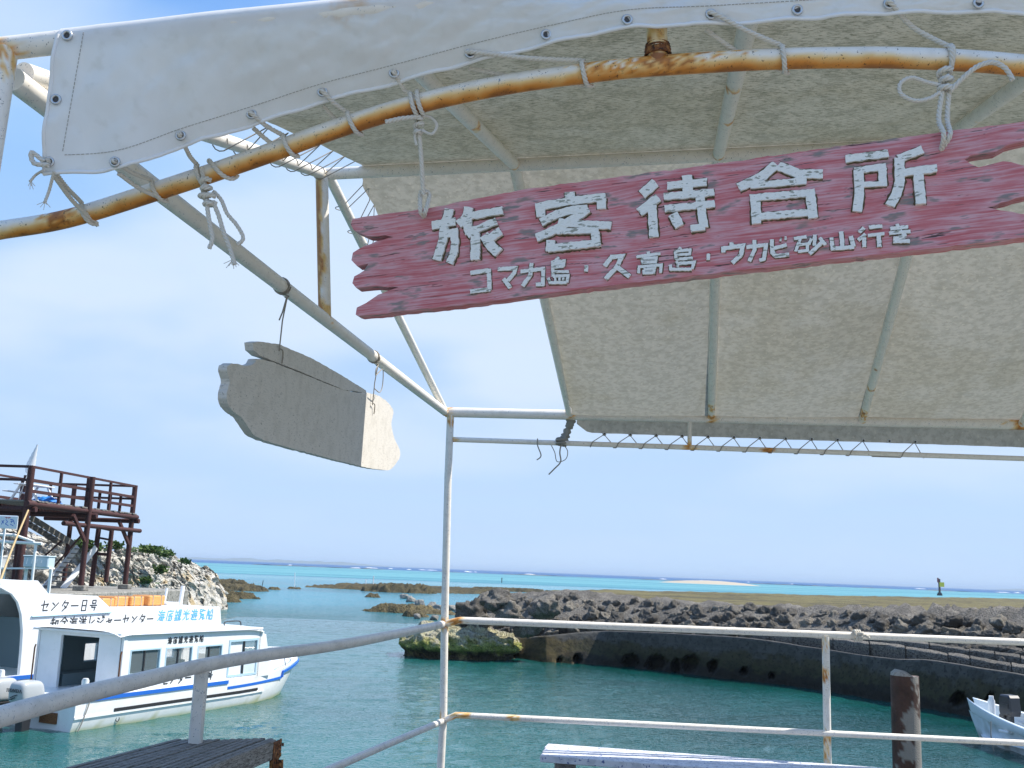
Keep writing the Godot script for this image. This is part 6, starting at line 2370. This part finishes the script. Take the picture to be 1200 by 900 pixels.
	s.box(Vector3(3.4, 0.50, 0.0), Vector3(4.6, 0.03, cb * 2.0 - 0.1))
	part("cabin_floor", s, M.cabin_inside, a)
	# dark bulkhead and seats inside
	s = Shape.new()
	s.box(Vector3(4.30, 0.72, -0.55), Vector3(0.5, 0.5, 0.8))
	s.box(Vector3(2.2, 0.66, -0.85), Vector3(1.6, 0.34, 0.45))
	s.box(Vector3(2.2, 0.66, 0.80), Vector3(1.6, 0.34, 0.45))
	s.box(Vector3(4.36, 1.12, 0.86), Vector3(0.05, 1.14, 0.5))
	s.box(Vector3(4.36, 1.12, -0.86), Vector3(0.05, 1.14, 0.5))
	s.box(Vector3(4.36, 1.62, 0.0), Vector3(0.05, 0.2, 1.3))
	part("seating", s, M.cabin_inside, a)
	s = Shape.new()
	for sd in [-1.0, 1.0]:
		pierced(s, 1.23, 5.5, 0.56, 1.69, sd * (cb - 0.05), 0.02, holes if sd > 0.0 else port)
	for e in [[-cb + 0.09, -0.53], [0.53, cb - 0.09]]:
		s.box(Vector3(1.225, 1.12, (e[0] + e[1]) * 0.5), Vector3(0.02, 1.12, e[1] - e[0]))
	s.box(Vector3(3.4, 1.695, 0.0), Vector3(4.35, 0.012, cb * 2.0 - 0.13))
	part("lining", s, M.cabin_inside, a)
	for sd in [-1.0, 1.0]:
		for k in 3:
			window(a, holes[k] if sd > 0.0 else port[k], sd * cb, 0.48 if sd > 0.0 else 0.0)
		if sd < 0.0:
			window(a, port[3], -cb, 0.0)
			continue
		# sliding door: white leaf aft, glazed leaf forward
		var d := Node3D.new()
		d.name = "door"
		a.add_child(d, true)
		s = Shape.new()
		ring_frame(s, holes[3], sd * cb, 0.05, 0.08)
		part("frame", s, M.pale_blue, d)
		s = Shape.new()
		s.box(Vector3(4.74, 1.08, sd * (cb - 0.02)), Vector3(0.52, 0.76, 0.03), Basis(), Color.WHITE, 0.006)
		part("leaf", s, M.gel, d)
		s = Shape.new()
		s.box(Vector3(5.24, 0.86, sd * (cb + 0.01)), Vector3(0.46, 0.32, 0.03), Basis(), Color(0.80, 0.90, 0.95), 0.006)
		part("lower_panel", s, M.gel, d)
		s = Shape.new()
		s.box(Vector3(5.24, 1.235, sd * (cb + 0.01)), Vector3(0.42, 0.42, 0.01))
		part("pane", s, M.pane, d)
		s = Shape.new()
		s.box(Vector3(5.01, 1.08, sd * (cb + 0.012)), Vector3(0.035, 0.76, 0.04))
		part("mullion", s, M.ink, d)
	# windscreen, aft posts and rails
	s = Shape.new()
	s.quad(Vector3(5.785, 1.53, -cb * 0.95), Vector3(5.785, 1.53, cb * 0.95), Vector3(5.995, 1.0, cb * 0.93), Vector3(5.995, 1.0, -cb * 0.93), Vector3(1, 0.4, 0))
	part("windscreen", s, M.pane, a)
	for e in [[1.10, cb + 0.03], [1.10, -cb - 0.03]]:
		s = Shape.new()
		s.tube([Vector3(e[0], 0.62, e[1]), Vector3(e[0], 1.35, e[1]), Vector3(e[0] + 0.02, 1.42, e[1])], 0.016, 6)
		part("grab_rail", s, M.rust, a)
	for e in [[0.30, beam - 0.12], [0.30, -beam + 0.12]]:
		s = Shape.new()
		s.tube([Vector3(e[0], 0.55, e[1]), Vector3(e[0], 0.92, e[1]), Vector3(e[0], 0.96, e[1])], [0.07, 0.07, 0.05], 10)
		part("bollard", s, M.white_plain, a)
	s = Shape.new()
	s.tube(Shape.smooth_line([Vector3(7.0, 0.75, 0.95), Vector3(7.0, 1.0, 0.93), Vector3(8.0, 1.04, 0.60), Vector3(8.6, 1.04, 0.16), Vector3(8.6, 1.04, -0.16), Vector3(8.0, 1.04, -0.60), Vector3(7.0, 1.0, -0.93), Vector3(7.0, 0.75, -0.95)], 0.1), 0.016, 6)
	part("bow_rail", s, M.steel_bright, a)
	s = Shape.new()
	s.tube(Shape.smooth_line([Vector3(0.30, 0.85, beam - 0.05), Vector3(0.32, 0.60, beam + 0.03), Vector3(0.22, 0.25, beam + 0.02), Vector3(0.12, -0.05, beam - 0.02)], 0.05), 0.012, 5)
	part("line", s, M.cord, a)
	s = Shape.new()
	s.box(Vector3(-0.02, 0.22, 0.62), Vector3(0.05, 0.20, 0.42))
	part("bracket", s, M.rust, a)
	s = Shape.new()
	var ring := []
	for k in 13:
		var an := TAU * k / 12.0
		ring.append(Vector3(1.15 + cos(an) * 0.045, 0.12 + sin(an) * 0.045, beam * 0.965 + 0.01))
	s.tube(ring, 0.008, 5, null, false)
	part("drain", s, M.ink, a)
	lettering("海底観光遊覧船", Vector3(2.42, 1.64, cb + 0.03), Vector3.RIGHT, Vector3.UP, 0.125, 0.165, 0.018, M.ink, a)
	lettering("センター11号", Vector3(2.36, 0.86, cb + 0.03), Vector3.RIGHT, Vector3.UP, 0.19, 0.235, 0.028, M.ink, a)
	for z in [0.36, -0.34]:
		outboard(a, Vector3(-0.36, 0.70, z))
	# far boat: high house aft, long signboard side
	var B := O - st * (3.6 + 1.35)
	var b := thing("tour_boat", "white tour boat with tall arched cabin and long lettered side, moored behind the nearest boat", "boat", Transform3D(turn, B), "white tour boats moored at left")
	var bb := 1.35
	var sheer2 := func(x): return 0.66 if x < 7.0 else lerpf(0.66, 1.0, smoothstep(7.0, 10.8, x))
	hull(10.8, bb, 6.6, sheer2, b, Color(0.55, 0.56, 0.28))
	pts = []
	for k in 12:
		pts.append([lerpf(0.0, 9.0, k / 11.0), 0.60])
	part("stripe", side_band(pts, func(x): return bb * (1.0 if x < 6.6 else pow(maxf(0.0, 1.0 - pow((x - 6.6) / 4.2, 2.0)), 0.85)) + 0.012, 0.085, 0.02), M.blue_paint, b)
	# side panels: outline with the arched entrance cut out
	var arch := PackedVector2Array([Vector2(1.86, 0.64), Vector2(1.84, 1.20), Vector2(1.81, 1.59), Vector2(1.72, 1.96), Vector2(1.59, 2.22), Vector2(1.40, 2.40), Vector2(1.05, 2.55), Vector2(0.60, 2.58), Vector2(0.25, 2.58), Vector2(0.25, 2.70), Vector2(2.05, 2.69), Vector2(2.40, 2.39), Vector2(3.86, 2.34), Vector2(4.31, 2.05), Vector2(8.34, 2.02), Vector2(8.40, 1.98), Vector2(8.52, 1.45), Vector2(8.30, 1.40), Vector2(8.05, 1.40), Vector2(8.05, 0.64)])
	s = Shape.new()
	for sd in [-1.0, 1.0]:
		s.prism(arch, sd * (bb - 0.06) - 0.04, sd * (bb - 0.06) + 0.04, Transform3D())
	# roofs between the sides
	var top := [[0.25, 2.70], [2.05, 2.69], [2.40, 2.39], [3.86, 2.34], [4.31, 2.05], [8.34, 2.02]]
	for k in top.size() - 1:
		var p := Vector3(top[k][0], top[k][1] - 0.035, 0)
		var q := Vector3(top[k + 1][0], top[k + 1][1] - 0.035, 0)
		s.bar(p, q, bb * 2.0 - 0.21, 0.05)
	s.box(Vector3(8.0, 1.2, 0.0), Vector3(0.06, 1.1, bb * 2.0 - 0.2))
	part("cabin", s, M.gel, b)
	s = Shape.new()
	s.box(Vector3(4.2, 0.60, 0.0), Vector3(8.0, 0.03, bb * 2.0 - 0.3))
	s.box(Vector3(3.0, 1.2, 0.0), Vector3(0.05, 1.15, bb * 2.0 - 0.25))
	part("cabin_inside", s, M.cabin_inside, b)
	s = Shape.new()
	s.tube([Vector3(1.98, 1.90, bb + 0.0), Vector3(4.32, 1.945, bb + 0.0)], 0.022, 6)
	part("gutter", s, M.pale_blue, b)
	s = Shape.new()
	s.tube([Vector3(2.3, 1.47, bb), Vector3(8.3, 1.47, bb)], 0.014, 6)
	part("gutter", s, M.pale_blue, b)
	s = Shape.new()
	s.tube(Shape.smooth_line([Vector3(1.0, 0.66, bb - 0.1), Vector3(1.0, 1.25, bb - 0.1), Vector3(0.96, 1.34, bb - 0.1), Vector3(0.75, 1.36, bb - 0.1), Vector3(0.70, 1.28, bb - 0.1), Vector3(0.70, 0.66, bb - 0.1)], 0.08), 0.022, 6)
	part("grab_rail", s, M.steel_bright, b)
	s = Shape.new()
	s.tube([Vector3(0.95, 2.60, bb + 0.01), Vector3(0.4, 2.62, bb + 0.01)], 0.11, 10)
	part("rolled_cover", s, M.blue_paint, b)
	s = Shape.new()
	s.box(Vector3(2.5, 1.42, bb - 0.015), Vector3(0.34, 0.045, 0.01))
	part("plate", s, M.pale_blue, b)
	lettering("センター8号", Vector3(2.24, 2.24, bb - 0.02), Vector3.RIGHT, Vector3(-0.03, 1, 0), 0.235, 0.285, 0.026, M.ink, b, 0.12)
	lettering("知念海洋レジャーセンター", Vector3(2.56, 1.86, bb - 0.02), Vector3(1, 0.004, 0).normalized(), Vector3.UP, 0.23, 0.277, 0.027, M.ink, b, 0.12)
	lettering("海底観光遊覧船", Vector3(6.00, 1.96, bb - 0.02), Vector3(1, -0.004, 0).normalized(), Vector3.UP, 0.255, 0.312, 0.026, M.sky_ink, b, 0.10)
	for e in [[8.05, 0.2, 0.055, 0.52], [8.25, -0.55, 0.035, 0.42]]:
		s = Shape.new()
		s.tube([Vector3(e[0], 2.0, e[1]), Vector3(e[0] + 0.06, 2.02 + e[3], e[1])], e[2], 10)
		part("stub_mast", s, M.white_plain, b)
	s = Shape.new()
	s.box(Vector3(7.72, 2.06, -0.1), Vector3(0.5, 0.07, 0.7), Basis(), Color.WHITE, 0.02)
	part("hatch", s, M.gel, b)
	# orange boxes lashed on its roof
	var o := Transform3D(turn, B)
	var xs := [[4.62, 0.62, 0.20], [5.22, 0.50, 0.24], [5.76, 0.52, 0.24], [6.42, 0.64, 0.26]]
	var which := ["leftmost, low and behind the cabin step", "second from the left", "third from the left", "rightmost and longest"]
	for k in xs.size():
		var bx := thing("orange_box", "orange float box lashed on the far boat's roof, " + which[k], "box", o * Transform3D(Basis(Vector3.UP, [0.05, -0.04, 0.02, 0.0][k]), Vector3(xs[k][0] + xs[k][1] * 0.5, 2.035, 0.25)), "orange boxes on the boat roof")
		s = Shape.new()
		s.box(Vector3(0, xs[k][2] * 0.5, 0), Vector3(xs[k][1] - 0.03, xs[k][2], 0.62), Basis(), Color.WHITE, 0.025)
		part("body", s, M.orange_box, bx)
		s = Shape.new()
		for sx in [-0.25, 0.25]:
			s = Shape.new()
			s.box(Vector3(sx * xs[k][1], xs[k][2] * 0.5, 0.0), Vector3(0.025, xs[k][2] + 0.012, 0.632))
			part("lashing", s, M.cord, bx)


# ---------------------------------------------------------------- far things

func build_far() -> void:
	# sandbar, reef crest with surf, low islands on the horizon
	var s := Shape.new()
	var c := on(832, 684.5, SEA)
	s.patch(60, 16, func(u, w):
		var x := lerpf(-36.0, 36.0, u)
		var z := lerpf(26.0, -26.0, w)
		var d := Vector2(x / 32.0, z / 20.0).length()
		return c + Vector3(x, maxf(-0.6, (1.0 - d * d) * 2.3) + 0.2 * noise.get_noise_2d(x * 0.06, z * 0.1) - 0.25, z))
	setting("sandbar", s, M.sand)
	reef_bed(-260.0, 900.0, -1010.0, -1060.0, 260, 12, func(x, z):
		return -0.35 + 0.85 * noise.get_noise_2d(x * 0.012, 3.0) + 0.5 * fine.get_noise_2d(x * 0.06, z * 0.05) + 0.25, Color(1.3, 1.2, 0.9), M.reef, "reef_crest")
	var foam := Shape.new()
	for q in 22:
		var px := rng.randf_range(250.0, 1190.0)
		var k := rng.randf_range(1150.0, 1500.0)
		var p := at(px, 600.0, k)
		p.y = SEA
		var wide := rng.randf_range(3.0, 18.0)
		var n := 8
		for j in n:
			var x0 := p.x + wide * j / n
			var h0 := 0.9 * sin(PI * j / n) * (0.6 + 0.5 * noise.get_noise_2d(x0 * 0.3, q))
			var h1 := 0.9 * sin(PI * (j + 1) / n) * (0.6 + 0.5 * noise.get_noise_2d(x0 * 0.3 + 1.0, q))
			foam.quad(Vector3(x0, SEA, p.z + 2.0), Vector3(x0 + wide / n, SEA, p.z + 2.0), Vector3(x0 + wide / n, SEA + h1, p.z), Vector3(x0, SEA + h0, p.z), Vector3(0, 1, 1))
			foam.quad(Vector3(x0, SEA, p.z - 2.0), Vector3(x0 + wide / n, SEA, p.z - 2.0), Vector3(x0 + wide / n, SEA + h1, p.z), Vector3(x0, SEA + h0, p.z), Vector3(0, 1, -1))
	var fo := setting("surf", foam, M.foam)
	fo.set_meta("kind", "stuff")
	fo.set_meta("label", "thin white lines of surf breaking on the far reef edge")
	fo.set_meta("category", "surf")
	for isl in [[200, 460, 8200.0, 46.0], [1165, 1330, 8600.0, 40.0]]:
		s = Shape.new()
		var far: float = isl[2]
		var hh: float = isl[3]
		var a := at(isl[0], 655, far)
		var b := at(isl[1], 655, far)
		s.patch(90, 8, func(u, w):
			var prof := pow(sin(u * PI), 0.6) * (0.45 + 0.5 * absf(noise.get_noise_2d(u * 4.0, far)) + 0.12 * fine.get_noise_2d(u * 22.0, 1.0))
			return Vector3(lerpf(a.x, b.x, u), SEA - 2.0 + hh * prof * sin(w * PI), -far + lerpf(250.0, -250.0, w)))
		setting("island", s, M.island)
	# channel beacon
	var bp := at(1101, 690, 420.0)
	var t := thing("channel_beacon", "dark channel beacon with a yellow board standing in the lagoon", "beacon", Transform3D(Basis(), Vector3(bp.x, SEA, bp.z)))
	s = Shape.new()
	s.tube([Vector3(0, -1, 0), Vector3(0, 0.5, 0), Vector3(0, 1.2, 0)], [1.3, 1.0, 0.7], 10)
	part("base", s, M.black_rubber, t)
	s = Shape.new()
	s.tube([Vector3(0, 0.8, 0), Vector3(0, 6.6, 0)], 0.42, 10)
	part("column", s, mat(0.06, 0.035, 0.03, 0.8), t)
	s = Shape.new()
	s.box(Vector3(0.8, 4.4, 0.5), Vector3(1.9, 1.8, 0.15))
	part("day_board", s, M.yellow, t)
	s = Shape.new()
	s.tube([Vector3(-0.5, 5.2, 0), Vector3(-0.5, 7.0, 0)], 0.35, 8)
	part("lantern", s, mat(0.25, 0.05, 0.05, 0.6), t)
	# marker poles in the channel
	for q in 5:
		var e: Array = [[307, 688, 680, 0.045, true], [345, 689, 671, 0.05, false], [437, 690, 675, 0.07, false], [588, 683, 677, 0.12, true], [428.5, 690, 679, 0.05, false]][q]
		var base := on(e[0], e[1], SEA)
		var top := at(e[0] + [1.5, 0.5, 0.8, 0.2, 0.3][q], e[2], -base.z)
		s = Shape.new()
		s.tube([Vector3(base.x, SEA - 1.0, base.z), Vector3(base.x, SEA, base.z), top], e[3], 8)
		single("marker_pole", s, M.ink if e[4] else M.white_plain, ["short dark pole leaning on the left reef", "thin white pole standing beside the left reef", "white pole at the tip of the right reef", "small dark pole far out right of the white post", "thin white stick just left of the white pole at the reef tip"][q], "pole", "marker poles in the channel")
